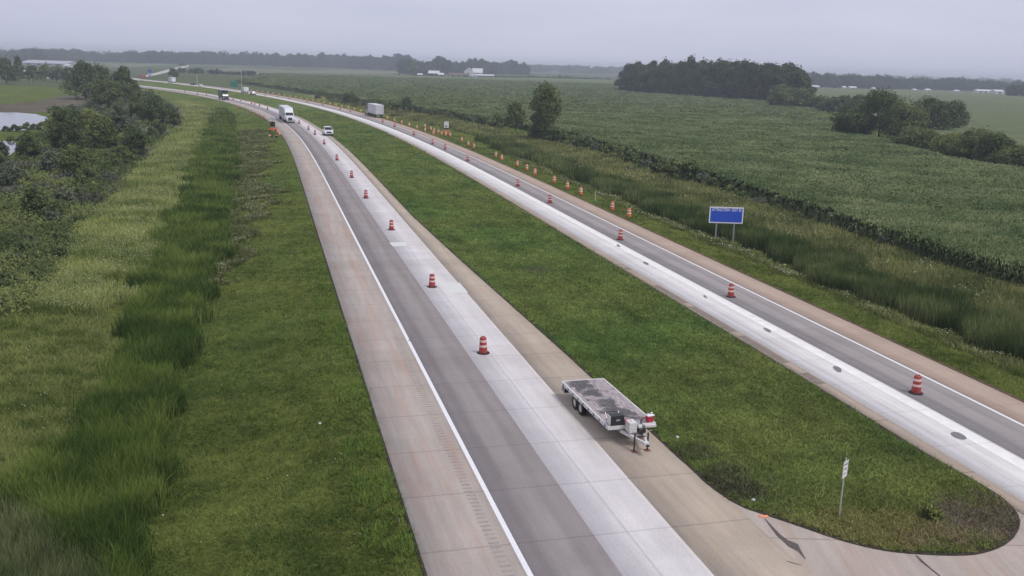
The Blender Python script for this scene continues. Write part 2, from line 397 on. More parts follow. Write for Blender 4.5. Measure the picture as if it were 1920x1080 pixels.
POND2 = smooth_poly(GP([(-120, 262), (-10, 264), (8, 262), (18, 264), (24, 262), (30, 268), (37, 272), (34, 279), (25, 284), (16, 291), (0, 296), (-120, 300)]), 1)
BANK = smooth_poly(GP([(-150, 200), (0, 197), (60, 190), (110, 180), (170, 178), (165, 205), (95, 212), (-150, 210)]))

# ------------------------------------------------------------------ ground
def gheight(P):
    "road verge near level, two ditches, gentle swells"
    x, y = P[:, 0], P[:, 1]
    h = np.full(len(P), -.10) + (vnoise(P, 9, 1) - .5) * .16 + (vnoise(P, 31, 2) - .5) * .2
    for side, o, w, dep in (('L', -10.5, 5.0, .8), ('R', 18.2, 3.6, .7)):
        Q = REF[side][0][::6] + REF[side][2][::6] * o
        d = np.full(len(P), 1e9); m_ = (y < 480)
        if m_.any():
            d[m_] = np.sqrt(((P[m_][:, None, :] - Q[None]) ** 2).sum(2)).min(1)
        h -= dep * np.exp(-(d / w) ** 2)
    # keep the ground below the slabs
    for side, a, b in (('L', -1.2, 13), ('R', -8.5, 12.2)):
        Q, n = REF[side][0][::3], REF[side][2][::3]
        near = (y < 800)
        if near.any():
            pp = P[near]; D = ((pp[:, None, :] - Q[None]) ** 2).sum(2); k = D.argmin(1)
            lat = ((pp - Q[k]) * n[k]).sum(1)
            t = np.clip(np.minimum(lat - a, b - lat) / 1.5 + 1, 0, 1)
            hh = h[near]; h[near] = hh * (1 - t) + (-.07) * t
    h = np.where(inside(P, POND1) | inside(P, POND2), h - .5, h)
    far = np.clip((y - 430) / 80, 0, 1); h = h * (1 - far) + (-.10) * far
    return h
gx = np.r_[-5600, -4200, -3000, -2000, -1300, -900, -600, -400, -300, np.arange(-240, 131, 1.25), 160, 220, 320, 480, 700, 1000, 1500, 2200, 3400, 5600]
gy = np.r_[-3000, -1000, -300, -100, -30, 0, np.arange(12, 120, 1.25), np.arange(120, 260, 2.0), np.arange(260, 500, 4.0), np.arange(500, 900, 12), 1000, 1200, 1500, 1900, 2400, 3200, 4200, 5600]
XX, YY = np.meshgrid(gx, gy, indexing='ij'); GPn = np.stack([XX.ravel(), YY.ravel()], 1)
GZ = np.concatenate([gheight(GPn[i:i + 6000]) for i in range(0, len(GPn), 6000)])
MOWN = np.array([.104, .142, .034]); MOWN2 = np.array([.135, .160, .042])
def streak(P, seed=70):
    u = P @ np.array([-.262, .965]); v = P @ np.array([.965, .262]); return vnoise(np.stack([u / 9, v / .55], 1), 1.0, seed | 4096)
def ground_col(P):
    J = wob(P, 2.2)
    c = np.tile(MOWN, (len(P), 1)) * (0.85 + .3 * vnoise(P, 5, 8))[:, None]
    c[:] += (vnoise(P, 14, 9) - .5)[:, None] * np.array([.03, .014, .004]) + (streak(P) - .5)[:, None] * np.array([.03, .03, .008])
    for poly, q in ((BRUSH_L, (.07, .08, .038)), (LONG_L, (.115, .142, .042)), (FLOWER_L, (.16, .19, .062)), (FLOWER_M, (.125, .155, .05)), (MEADOW_R, (.17, .18, .075)),
                    (REED_L, (.045, .072, .014)), (REED_R, (.055, .075, .022)), (WEED_L, (.05, .06, .03)), (BANK, (.13, .115, .09))):
        i = inside(J, poly); c[i] = np.array(q) * (0.8 + .4 * vnoise(P[i], 4, 11))[:, None]
    far = P[:, 1] > 480; c[far] = np.array([.085, .108, .055]) * (0.85 + .3 * vnoise(P[far], 160, 12))[:, None]
    return np.clip(c, .005, 1)
GC = ground_col(GPn)
nx, ny = len(gx), len(gy); ii, jj = np.meshgrid(np.arange(nx - 1), np.arange(ny - 1), indexing='ij'); k0 = (ii * ny + jj).ravel()
def groundmat(name):
    m, nt, p, o = newmat(name)
    at = N(nt, 'ShaderNodeAttribute', attribute_name='col'); tc = N(nt, 'ShaderNodeTexCoord'); ob = tc.outputs['Object']
    mpn = N(nt, 'ShaderNodeMapping'); mpn.inputs['Scale'].default_value = (1, .7, 1); nt.links.new(ob, mpn.inputs[0])
    a = noise(nt, mpn.outputs[0], 1.6, 4, .65); b = noise(nt, mpn.outputs[0], 6, 5, .7); c_ = noise(nt, mpn.outputs[0], .22, 3)
    col = mixc(nt, 1, at.outputs['Color'], ramp(nt, a, [(.3, (.62, .66, .6)), (.7, (1.35, 1.3, 1.3))]), 'MULTIPLY')
    col = mixc(nt, 1, col, ramp(nt, b, [(.3, (.55, .55, .55)), (.72, (1.45, 1.45, 1.4))]), 'MULTIPLY')
    col = mixc(nt, 1, col, ramp(nt, c_, [(.3, (.85, .9, .9)), (.7, (1.12, 1.06, 1.0))]), 'MULTIPLY')
    nt.links.new(col, p.inputs['Base Color']); p.inputs['Roughness'].default_value = 1; p.inputs['Specular IOR Level'].default_value = .05
    d_ = noise(nt, mpn.outputs[0], 17, 4, .75)
    col = mixc(nt, 1, col, ramp(nt, d_, [(.32, (.5, .52, .5)), (.68, (1.5, 1.45, 1.45))]), 'MULTIPLY'); nt.links.new(col, p.inputs['Base Color'])
    bump(nt, p, math_(nt, 'ADD', math_(nt, 'ADD', a, b), d_), .12, .9)
    return m
GM = groundmat('grassy_ground')
g = mesh_tri('ground', np.c_[GPn, GZ], np.c_[k0, k0 + ny, k0 + ny + 1, k0 + 1], GM, col=GC)
tag(g, kind='structure')

# median crossover paving and the median grass island that ends in a nose
import bmesh
def poly_obj(name, P, z, mat, thick=0, kind='structure', col=None, jit=0):
    bm = bmesh.new(); vs_ = [bm.verts.new((p[0], p[1], z)) for p in P]; f = bm.faces.new(vs_)
    if f.normal.z < 0 or f.calc_area() == 0: f.normal_flip()
    bm.normal_update()
    if f.normal.z < 0: f.normal_flip()
    if thick:
        r = bmesh.ops.extrude_face_region(bm, geom=[f])
        for v in r['geom']:
            if isinstance(v, bmesh.types.BMVert): v.co.z += thick
    bmesh.ops.triangulate(bm, faces=bm.faces[:])
    me = bpy.data.meshes.new(name); bm.to_mesh(me); bm.free()
    if col is not None:
        a = me.attributes.new('col', 'FLOAT_COLOR', 'POINT'); c = np.ones((len(me.vertices), 4), np.float32); c[:, :3] = col
        a.data.foreach_set('color', c.ravel())
    uvl = me.uv_layers.new(name='UVMap'); co = np.empty(len(me.vertices) * 3); me.vertices.foreach_get('co', co); co = co.reshape(-1, 3)
    li = np.empty(len(me.loops), np.int32); me.loops.foreach_get('vertex_index', li); uvl.data.foreach_set('uv', co[li, :2].astype(np.float32)[:, ::-1].ravel())
    me.materials.append(mat); o = bpy.data.objects.new(name, me); C.objects.link(o)
    return tag(o, kind=kind) if kind else o
NOSE = GP([(1094.8, 696), (1168, 763), (1240, 829), (1268, 856), (1293, 877), (1325, 909), (1382, 948), (1445, 969), (1488, 983), (1559, 1008), (1600, 1020), (1647, 1031), (1690, 1037), (1736, 1040), (1780, 1042), (1824, 1041), (1852, 1035), (1877, 1026), (1895, 1014), (1906, 1001), (1912, 988), (1913, 976), (1908, 962), (1899, 951), (1877, 930), (1842, 909), (1792, 880)])
Lin = offs('L', inner); Rin = offs('R', 0)
iL = np.where((Lin[:, 1] > NOSE[0, 1] + 2) & (Lin[:, 0] > -330) & (Lin[:, 1] < 600))[0]
iR = np.where((Rin[:, 1] > NOSE[-1, 1] + 1) & (Rin[:, 0] > -330))[0]
nose_in = NOSE.copy()
MED = np.vstack([Lin[iL][::-1], smooth_poly(NOSE, 1, False), Rin[iR]])
sh_x = pavement('tan_concrete_crossover', (.41, .355, .305), joint=6, jcol=.7, patchy=.1, brown=.35, stain=(.28, .2, .16, .4))
jL = np.where((offs('L', OFL[3])[:, 1] < 72))[0]; jR = np.where((offs('R', OFR[1])[:, 1] < 66))[0]
XP = np.vstack([(offs('L', OFL[3]) + NL * .02)[jL], (offs('R', OFR[1]) - REF['R'][2] * .02)[jR][::-1]])
poly_obj('crossover_paving', XP, -.012, sh_x)
soilring = poly_obj('median_soil', MED, -.09, flat('dark_soil', (.035, .028, .018), 1, var=.4, scale=5), thick=.10)
def shrink(P, d):
    Q = P.copy(); a = np.roll(P, 1, 0); b = np.roll(P, -1, 0); t = b - a; t /= np.linalg.norm(t, axis=1)[:, None] + 1e-9
    n = np.stack([-t[:, 1], t[:, 0]], 1)
    area = np.sum(P[:, 0] * b[:, 1] - b[:, 0] * P[:, 1])
    return P + n * d * (1 if area > 0 else -1)
# gridded median turf so its colour can vary
def gridded(name, poly, z, mat, colf, x0, x1, y0, y1, step, kind):
    xs = np.arange(x0, x1, step); ys = np.arange(y0, y1, step); A, B = np.meshgrid(xs, ys, indexing='ij'); P = np.stack([A.ravel(), B.ravel()], 1)
    cen = P + step / 2; ok = inside(cen, poly); n = len(ys); k = np.where(ok & ((np.arange(len(P)) % n) < n - 1) & (np.arange(len(P)) < len(P) - n))[0]
    F4 = np.c_[k, k + n, k + n + 1, k + 1]; used = np.unique(F4); mp_ = -np.ones(len(P), int); mp_[used] = np.arange(len(used))
    return tag(mesh_tri(name, np.c_[P[used], np.full(len(used), z) if np.isscalar(z) else z(P[used])], mp_[F4], mat, col=colf(P[used])), kind=kind)
NOSEX, NOSEY = G(1830, 990)
def med_col(P):
    c = np.tile(np.array([.112, .156, .042]), (len(P), 1)) * (.8 + .4 * vnoise(P, 3, 21))[:, None]
    c += (vnoise(P, 9, 22) - .5)[:, None] * np.array([.055, .03, .012]) + (streak(P, 71) - .5)[:, None] * np.array([.035, .04, .010]) + (vnoise(P, 1.3, 25) - .5)[:, None] * np.array([.04, .05, .012])
    def blot(x, y, rx, ry, q, s=1.0):
        X, Y = G(x, y); d = ((P[:, 0] - X) / rx) ** 2 + ((P[:, 1] - Y) / ry) ** 2 + (vnoise(P, 1.1, 23) - .5) * 1.2 + (vnoise(P, .45, 24) - .5) * .6
        w = np.clip(1.25 - d, 0, 1)[:, None] * s; c[:] = c * (1 - w) + np.array(q) * w
    blot(1640, 985, 5.2, 1.8, (.19, .175, .065), .85); blot(1850, 985, 2.1, 2.6, (.17, .145, .11), .95); blot(1800, 1010, 2.6, 1.1, (.20, .165, .09), .8)
    blot(1840, 960, 1.6, 2.0, (.12, .10, .065), .7); blot(1335, 895, 2.1, 1.3, (.06, .055, .035), .9); blot(1385, 925, 1.4, .8, (.055, .05, .035), .9)
    blot(1285, 850, 1.2, 1.6, (.06, .065, .03), .7); blot(1005, 507, 1.3, 1.6, (.12, .12, .07), .6)
    return np.clip(c, .006, 1)
mg1 = gridded('median_grass', shrink(MED, .22), .028, GM, med_col, -45, 26, 27, 190, .33, 'structure')
mg2 = gridded('median_grass_far', MED, .026, GM, med_col, -340, -8, 189, 620, 1.2, 'structure')

# ------------------------------------------------------------------ blades, leaves
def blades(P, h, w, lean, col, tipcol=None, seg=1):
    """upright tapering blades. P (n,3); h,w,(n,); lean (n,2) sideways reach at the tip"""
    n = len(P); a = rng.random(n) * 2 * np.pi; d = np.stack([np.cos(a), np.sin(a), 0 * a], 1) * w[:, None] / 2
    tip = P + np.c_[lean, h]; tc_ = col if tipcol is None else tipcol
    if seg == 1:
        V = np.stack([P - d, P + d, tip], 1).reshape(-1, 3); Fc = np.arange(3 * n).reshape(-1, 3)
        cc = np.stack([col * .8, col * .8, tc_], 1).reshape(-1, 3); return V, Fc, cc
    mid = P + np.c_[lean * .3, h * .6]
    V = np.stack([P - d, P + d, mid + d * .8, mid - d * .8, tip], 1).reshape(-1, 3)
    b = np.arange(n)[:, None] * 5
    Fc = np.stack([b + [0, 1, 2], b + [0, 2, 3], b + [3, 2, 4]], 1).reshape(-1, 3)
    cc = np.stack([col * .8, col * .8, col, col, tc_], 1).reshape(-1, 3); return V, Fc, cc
def merge(parts):
    V, Fc, cc, b = [], [], [], 0
    for v, f, c in parts: V.append(v); Fc.append(f + b); cc.append(c); b += len(v)
    return np.vstack(V), np.vstack(Fc), np.vstack(cc)
def sample(poly, n, y_lo, y_hi, p=2.0, jit=0.0):
    "random ground points inside poly, density falling as 1/Y**p"
    got = []; tot = 0
    x0, x1 = poly[:, 0].min(), poly[:, 0].max()
    y_lo = max(y_lo, poly[:, 1].min()); y_hi = min(y_hi, poly[:, 1].max())
    for _ in range(60):
        u = rng.random(n * 2)
        if p == 1: Y = y_lo * (y_hi / y_lo) ** u
        else: q = 1 - p; Y = (y_lo ** q + u * (y_hi ** q - y_lo ** q)) ** (1 / q)
        # frustum-wide, so spread x with Y
        xa = -.62 * Y - 3; xb = .62 * Y + 3; X = xa + rng.random(n * 2) * (xb - xa)
        Pn = np.stack([X, Y], 1); Pn = Pn[inside(wob(Pn, jit) if jit else Pn, poly)]; got.append(Pn); tot += len(Pn)
        if tot >= n: break
    return np.vstack(got)[:n]
def gz(P):
    "ground height by bilinear lookup"
    i = np.clip(np.searchsorted(gx, P[:, 0]) - 1, 0, nx - 2); j = np.clip(np.searchsorted(gy, P[:, 1]) - 1, 0, ny - 2)
    fx = (P[:, 0] - gx[i]) / (gx[i + 1] - gx[i]); fy = (P[:, 1] - gy[j]) / (gy[j + 1] - gy[j]); Z = GZ.reshape(nx, ny)
    return (Z[i, j] * (1 - fx) + Z[i + 1, j] * fx) * (1 - fy) + (Z[i, j + 1] * (1 - fx) + Z[i + 1, j + 1] * fx) * fy
def grass_cover(name, poly, n, y0, y1, hh, ww, c0, c1, z=None, leanf=.5, per=4, spread=.12, tip=1.25, seg=1, p=1.0, patch=2.0, pn=.8, hvar=.35, colf=None, jit=0.0):
    P = sample(poly, n, y0, y1, p, jit); n = len(P)
    if name == 'r': P = P[~inside(wob(P, .8), WEED_L)]; n = len(P)
    zz = gz(P) if z is None else np.full(n, z)
    t = np.clip(.5 + (vnoise(P, patch, 31) - .5) * pn * 2 + rng.normal(0, .18, n), 0, 1)[:, None]
    col = (colf(P) * (0.75 + .5 * rng.random((n, 1)))) if colf else np.array(c0) * (1 - t) + np.array(c1) * t
    Y = P[:, 1]; lod = np.maximum(1, Y / 45)
    PP = np.repeat(np.c_[P, zz], per, 0); m_ = len(PP); lo = np.repeat(lod, per)
    PP[:, :2] += rng.normal(0, spread, (m_, 2)) * np.sqrt(lo)[:, None]
    if z is None: PP[:, 2] = gz(PP[:, :2]) - .02
    h = hh * (1 + rng.normal(0, hvar, m_)).clip(.3, 2); w = np.maximum(ww, ww * lo)
    cc = np.repeat(col, per, 0) * (.8 + .4 * rng.random((m_, 1)))
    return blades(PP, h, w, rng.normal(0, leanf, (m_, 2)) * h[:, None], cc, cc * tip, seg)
# verges: polygon bands beside the pavements
def band(side, o0, o1, ymax=330):
    A = offs(side, o0); B = offs(side, o1); k = (A[:, 1] < ymax) & (A[:, 1] > 12); k2 = (B[:, 1] < ymax) & (B[:, 1] > 12)
    return np.vstack([A[k], B[k2][::-1]])
VERGE_L = band('L', -11, -.12); VERGE_R = band('R', OFR[4] + .12, OFR[4] + 8)
parts = [grass_cover('a', VERGE_L, 46000, 24, 300, .12, .035, MOWN * .55, MOWN2 * 1.35, per=3, leanf=.9, spread=.1),
         grass_cover('b', VERGE_R, 22000, 35, 320, .14, .035, MOWN * .6, MOWN2 * 1.35, per=3, leanf=.9, spread=.1),
         grass_cover('c', LONG_L, 26000, 24, 130, .22, .035, np.array([.085, .12, .028]), np.array([.21, .24, .075]), per=4, leanf=.6, patch=1.3, jit=1.5)]
TUFT = band('L', -1.9, -.15, 90)
Pq = sample(TUFT, 5200, 25, 90, 1.0); Pq = Pq[vnoise(Pq, 1.4, 81) > .5]; q_ = len(Pq); Pq = np.repeat(np.c_[Pq, gz(Pq)], 4, 0); Pq[:, :2] += rng.normal(0, .1, (len(Pq), 2)); ck = np.repeat(np.array([.075, .13, .025]) + rng.random((q_, 1)) * np.array([.10, .12, .03]), 4, 0)
parts.append(blades(Pq, .22 * (.6 + .8 * rng.random(len(Pq))), np.full(len(Pq), .04), rng.normal(0, .12, (len(Pq), 2)), ck, ck * 1.3))
Pq = sample(VERGE_L, 9000, 25, 140, 1.0); Pq = Pq[vnoise(Pq, 2.2, 83) > .55]; q_ = len(Pq); Pq = np.repeat(np.c_[Pq, gz(Pq)], 4, 0); Pq[:, :2] += rng.normal(0, .14, (len(Pq), 2)); ck = np.repeat(np.array([.045, .08, .018]) + rng.random((q_, 1)) * np.array([.03, .04, .01]), 4, 0)
parts.append(blades(Pq, .16 * (.6 + .8 * rng.random(len(Pq))), np.full(len(Pq), .05), rng.normal(0, .14, (len(Pq), 2)), ck, ck * 1.5))
V, Fc, cc = merge(parts)
tag(mesh_tri('verge_grass', V, Fc, GRASS, col=cc), 'mown green grass on the verges beside the pavements', 'grass', kind='stuff')
MEDs = shrink(MED, .16)
parts = [grass_cover('m', MEDs, 66000, 27, 330, .12, .035, (0, 0, 0), (1, 1, 1), z=.02, per=3, leanf=.9, spread=.1, colf=lambda P: med_col(P) * (.55 + 1.15 * rng.random((len(P), 1))))]
P = sample(smooth_poly(GP([(1290, 800), (1400, 860), (1500, 940), (1490, 975), (1400, 935), (1330, 880)])), 1500, 27, 60, 1)
P = P[vnoise(P, .7, 77) > .5]; n = len(P)
parts.append(blades(np.c_[P, np.full(n, .02)], .12 * (1 + rng.random(n)), np.full(n, .05), rng.normal(0, .1, (n, 2)), np.tile((.12, .15, .06), (n, 1)), np.tile((.2, .22, .11), (n, 1))))
V, Fc, cc = merge(parts)
tag(mesh_tri('median_turf', V, Fc, GRASS, col=cc), 'green grass growing on the median island between the carriageways', 'grass', kind='stuff')
# reeds
parts = [grass_cover('r', REED_L, 52000, 24, 330, .9, .034, (.034, .064, .012), (.12, .165, .036), per=4, leanf=.3, spread=.32, tip=1.6, seg=2, patch=2.2, pn=.9, hvar=.28, jit=.9)]
V, Fc, cc = merge(parts)
tag(mesh_tri('reeds', V, Fc, GRASS, col=cc), 'tall dark green reeds filling the left roadside ditch', 'reeds', kind='stuff')
parts = [grass_cover('r', REED_R, 32000, 40, 330, 1.05, .028, (.042, .068, .020), (.125, .150, .055), per=4, leanf=.14, spread=.22, tip=1.5, seg=2, patch=3, pn=1.1, hvar=.3, jit=1.3)]
V, Fc, cc = merge(parts)
tag(mesh_tri('reeds', V, Fc, GRASS, col=cc), 'tall reeds in the ditch between the right verge and the cornfield', 'reeds', kind='stuff')
parts = [grass_cover('w', WEED_L, 16000, 22, 60, .7, .045, (.045, .06, .024), (.13, .155, .065), per=4, leanf=.3, spread=.2, tip=1.4, patch=.8, pn=1, jit=1.5)]
V, Fc, cc = merge(parts)
tag(mesh_tri('weeds', V, Fc, GRASS, col=cc), 'grey green tall weeds in the bottom left corner', 'weeds', kind='stuff')
# flowering meadow: long grass with pale umbels
def umbels(poly, n, y0, y1, hgt, thr, c, size=.055, sc=5, p=1.0, jit=2.0):
    P = sample(poly, n, y0, y1, p, jit); P = P[(vnoise(P, sc, 41) * .75 + vnoise(P, sc * .25, 43) * .25 + rng.normal(0, .10, len(P))) > thr]; n = len(P); lo = np.maximum(1, P[:, 1] / 60)
    z = gz(P) + hgt * (.7 + .5 * rng.random(n)); r = size * lo * (.6 + .8 * rng.random(n)); V = []
    a0 = rng.random(n) * 6.28
    for k in range(4):
        a = a0 + k * np.pi / 2; V.append(np.c_[P[:, 0] + np.cos(a) * r, P[:, 1] + np.sin(a) * r, z + rng.normal(0, .02, n)])
    V = np.stack(V, 1).reshape(-1, 3); b = np.arange(n)[:, None] * 4; Fc = np.stack([b + [0, 1, 2], b + [0, 2, 3]], 1).reshape(-1, 3)
    return V, Fc, np.repeat(np.tile(c, (n, 1)) * (.7 + .5 * rng.random((n, 1))), 4, 0)
parts = [grass_cover('f', FLOWER_L, 30000, 60, 330, .6, .05, (.11, .15, .038), (.28, .31, .10), per=4, leanf=.4, spread=.25, patch=3, tip=1.3, jit=2),
         umbels(FLOWER_L, 20000, 60, 330, .65, .45, (.36, .38, .22), .036),
         grass_cover('f', FLOWER_M, 9000, 60, 260, .35, .05, (.07, .09, .025), (.14, .15, .06), per=3, leanf=.5, patch=2, jit=3),
         umbels(FLOWER_M, 8000, 60, 260, .35, .52, (.36, .38, .23), .034, 2.4, jit=3), umbels(VERGE_L, 900, 28, 90, .12, .72, (.5, .5, .4), .026, 3, jit=0), umbels(LONG_L, 1800, 28, 110, .25, .6, (.36, .36, .25), .028, 2)]
V, Fc, cc = merge(parts)
tag(mesh_tri('meadow_grass', V, Fc, GRASS, col=cc), 'pale flowering long grass between the left ditch and the brush', 'long grass', kind='stuff')
parts = [grass_cover('f', MEADOW_R, 30000, 45, 420, .75, .05, (.075, .092, .030), (.23, .225, .085), per=4, leanf=.4, spread=.25, patch=3, tip=1.3),
         umbels(MEADOW_R, 7000, 45, 420, .8, .55, (.42, .42, .28), .05, 4)]
EDGE_R = smooth_poly(GP([(2000, 710), (1920, 672), (1786, 618), (1656, 568), (1575, 539), (1494, 505), (1430, 473), (1380, 450), (1295, 425), (1164, 371), (960, 290), (960, 296), (1164, 382), (1295, 438), (1430, 488), (1575, 556), (1786, 642), (2000, 742)]))
parts += [grass_cover('h', MEADOW_R, 9000, 45, 300, .6, .10, (.055, .09, .026), (.17, .215, .065), per=6, leanf=1.0, spread=.28, patch=1.6, pn=1.3)]
parts += [umbels(EDGE_R, 2200, 40, 320, .35, .57, (.42, .43, .30), .045, 3, jit=.8), grass_cover('e', EDGE_R, 6000, 40, 320, .3, .05, (.09, .12, .03), (.2, .21, .08), per=3, patch=3)]
V, Fc, cc = merge(parts)
tag(mesh_tri('meadow_grass', V, Fc, GRASS, col=cc), 'yellow green long grass between the right ditch and the cornfield', 'long grass', kind='stuff')

# ------------------------------------------------------------------ corn
def cornmat(name, c0, c1, far, rows=True):
    m, nt, p, o = newmat(name)
    tc = N(nt, 'ShaderNodeTexCoord'); ob = tc.outputs['Object']
    a = noise(nt, ob, 1.2, 5, .7); b = noise(nt, ob, .05, 4, .6)
    mpn = N(nt, 'ShaderNodeMapping'); mpn.inputs['Rotation'].default_value = (0, 0, R(8)); mpn.inputs['Scale'].default_value = (.006, .09, 1); nt.links.new(ob, mpn.inputs[0])
    st = noise(nt, mpn.outputs[0], 1.5, 4, .6)
    col = mixc(nt, ramp(nt, a, [(.35, (0, 0, 0)), (.65, (1, 1, 1))]), c0, c1)
    col = mixc(nt, 1, col, ramp(nt, b, [(.3, (.85, .88, .85)), (.7, (1.12, 1.06, 1.08))]), 'MULTIPLY')
    col = mixc(nt, 1, col, ramp(nt, st, [(.32, (.84, .86, .84)), (.5, (1, 1, 1)), (.7, (1.12, 1.08, 1.05))]), 'MULTIPLY')
    nt.links.new(col, p.inputs['Base Color']); p.inputs['Roughness'].default_value = 1; p.inputs['Specular IOR Level'].default_value = .1
    bump(nt, p, a, .5, .9); return m
CM = cornmat('corn_canopy', (.064, .094, .040), (.18, .205, .098), 1)
def corn_slab(name, poly, z, label):
    bm = bmesh.new(); vs_ = [bm.verts.new((p[0], p[1], -.3)) for p in poly]; f = bm.faces.new(vs_); bm.normal_update()
    if f.normal.z < 0: f.normal_flip()
    r = bmesh.ops.extrude_face_region(bm, geom=[f])
    for v in r['geom']:
        if isinstance(v, bmesh.types.BMVert): v.co.z = z
    bmesh.ops.triangulate(bm, faces=bm.faces[:]); me = bpy.data.meshes.new(name); bm.to_mesh(me); bm.free()
    me.materials.append(CM); o = bpy.data.objects.new(name, me); C.objects.link(o); return tag(o, label, 'corn', kind='stuff')
CORNs = CORN.copy(); CORNs[:len(CORN_FRONT), 1] += 1.2
corn_slab('corn_field', CORNs, 1.75, 'large green cornfield filling the right half behind the ditch')
corn_slab('corn_field_beyond', CORN_B, 1.7, 'distant cornfield beyond the hedgerow and the wood')
def corn_plants(poly, n, y0, y1, p, full=False, hgt=2.25):
    P = sample(poly, n, y0, y1, p); n = len(P); lo = np.maximum(1, P[:, 1] / 75)
    ang = R(-14); u = np.cos(ang) * P[:, 0] + np.sin(ang) * P[:, 1]; v = -np.sin(ang) * P[:, 0] + np.cos(ang) * P[:, 1]
    sp_ = .76 * np.maximum(1, np.round(lo)); v = np.round(v / sp_) * sp_; P = np.stack([np.cos(ang) * u - np.sin(ang) * v, np.sin(ang) * u + np.cos(ang) * v], 1)
    k = 6; PP = np.repeat(P, k, 0); L_ = np.repeat(lo, k); m_ = len(PP); a = rng.random(m_) * 6.28; r = (.30 + .15 * rng.random(m_)) * L_ ** .8
    zt = hgt * (.86 + .2 * rng.random(m_)) + np.repeat(rng.normal(0, .07, n) + (vnoise(P, 8, 51) - .5) * .25, k)
    zb = zt - (.55 + .3 * rng.random(m_)); 
    if full: q = rng.random(m_); zt = zt * (.35 + .65 * q); zb = zt - .6
    d = np.stack([np.cos(a), np.sin(a)], 1); s_ = np.stack([-d[:, 1], d[:, 0]], 1) * (.055 * L_)[:, None]
    base = np.c_[PP, zb]; mid = np.c_[PP + d * r[:, None] * .5, zt]; tip = np.c_[PP + d * r[:, None], zt - .25]; S = np.c_[s_, 0 * a]
    V = np.stack([base - S * .7, base + S * .7, mid + S, mid - S, tip], 1).reshape(-1, 3); b = np.arange(m_)[:, None] * 5
    Fc = np.stack([b + [0, 1, 2], b + [0, 2, 3], b + [3, 2, 4]], 1).reshape(-1, 3)
    t = np.clip(.45 + (vnoise(P, 6, 52) - .5) * .9 + rng.normal(0, .2, n), 0, 1); t = np.repeat(t, k)[:, None]
    col = np.array([.070, .108, .042]) * (1 - t) + np.array([.19, .225, .105]) * t
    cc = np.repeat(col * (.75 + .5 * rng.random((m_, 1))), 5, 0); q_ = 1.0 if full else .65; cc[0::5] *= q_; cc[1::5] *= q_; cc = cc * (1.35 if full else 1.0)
    return V, Fc, cc
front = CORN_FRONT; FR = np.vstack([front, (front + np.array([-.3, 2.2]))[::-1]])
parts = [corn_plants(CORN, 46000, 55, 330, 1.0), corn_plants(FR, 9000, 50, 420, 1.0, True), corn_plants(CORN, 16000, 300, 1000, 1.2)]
V, Fc, cc = merge(parts)
tag(mesh_tri('corn_plants', V, Fc, GRASS, col=cc), 'leafy corn plants covering the field on the right', 'corn', kind='stuff')
# distant fields, each a sheet a little above the last
def field(name, pts, c0, c1, z): 
    o = poly_obj(name, GP(pts), z, cornmat(name + '_cover', c0, c1, 1), thick=.05)
field('far_field', [(560, 132), (640, 131), (740, 134), (760, 142), (600, 138), (450, 139), (380, 130), (440, 127)], (.13, .14, .09), (.18, .18, .11), -.04)
field('far_field', [(1180, 150), (1500, 160), (1920, 175), (2200, 183), (2200, 196), (1920, 184), (1500, 166), (1180, 156)], (.10, .125, .055), (.14, .16, .075), -.035)
field('far_field', [(100, 118), (250, 120), (340, 119), (250, 126), (120, 126)], (.13, .14, .08), (.17, .17, .1), -.03)

# ------------------------------------------------------------------ ponds
def watermat():
    m, nt, p, o = newmat('pond_water'); p.inputs['Base Color'].default_value = (.13, .14, .15, 1)
    p.inputs['Roughness'].default_value = .06; p.inputs['IOR'].default_value = 1.5; p.inputs['Specular IOR Level'].default_value = 1
    tc = N(nt, 'ShaderNodeTexCoord'); bump(nt, p, noise(nt, tc.outputs['Object'], .8, 2), .01, .3); return m
WM = watermat()
def water(poly):
    o = poly_obj('pond', poly, -.16, WM)
water(POND1); water(POND2)
side = pavement('side_road_concrete', (.46, .43, .40))
for pts in ([(353, 121), (354, 125), (328, 132), (292, 141), (262, 146.5), (262, 143), (290, 137), (325, 127.5)], [(0, 129), (60, 129), (130, 134), (200, 140), (262, 148), (262, 151), (200, 143), (120, 137), (0, 133)]):
    poly_obj('side_road', GP(pts), -.02, side, thick=.06)

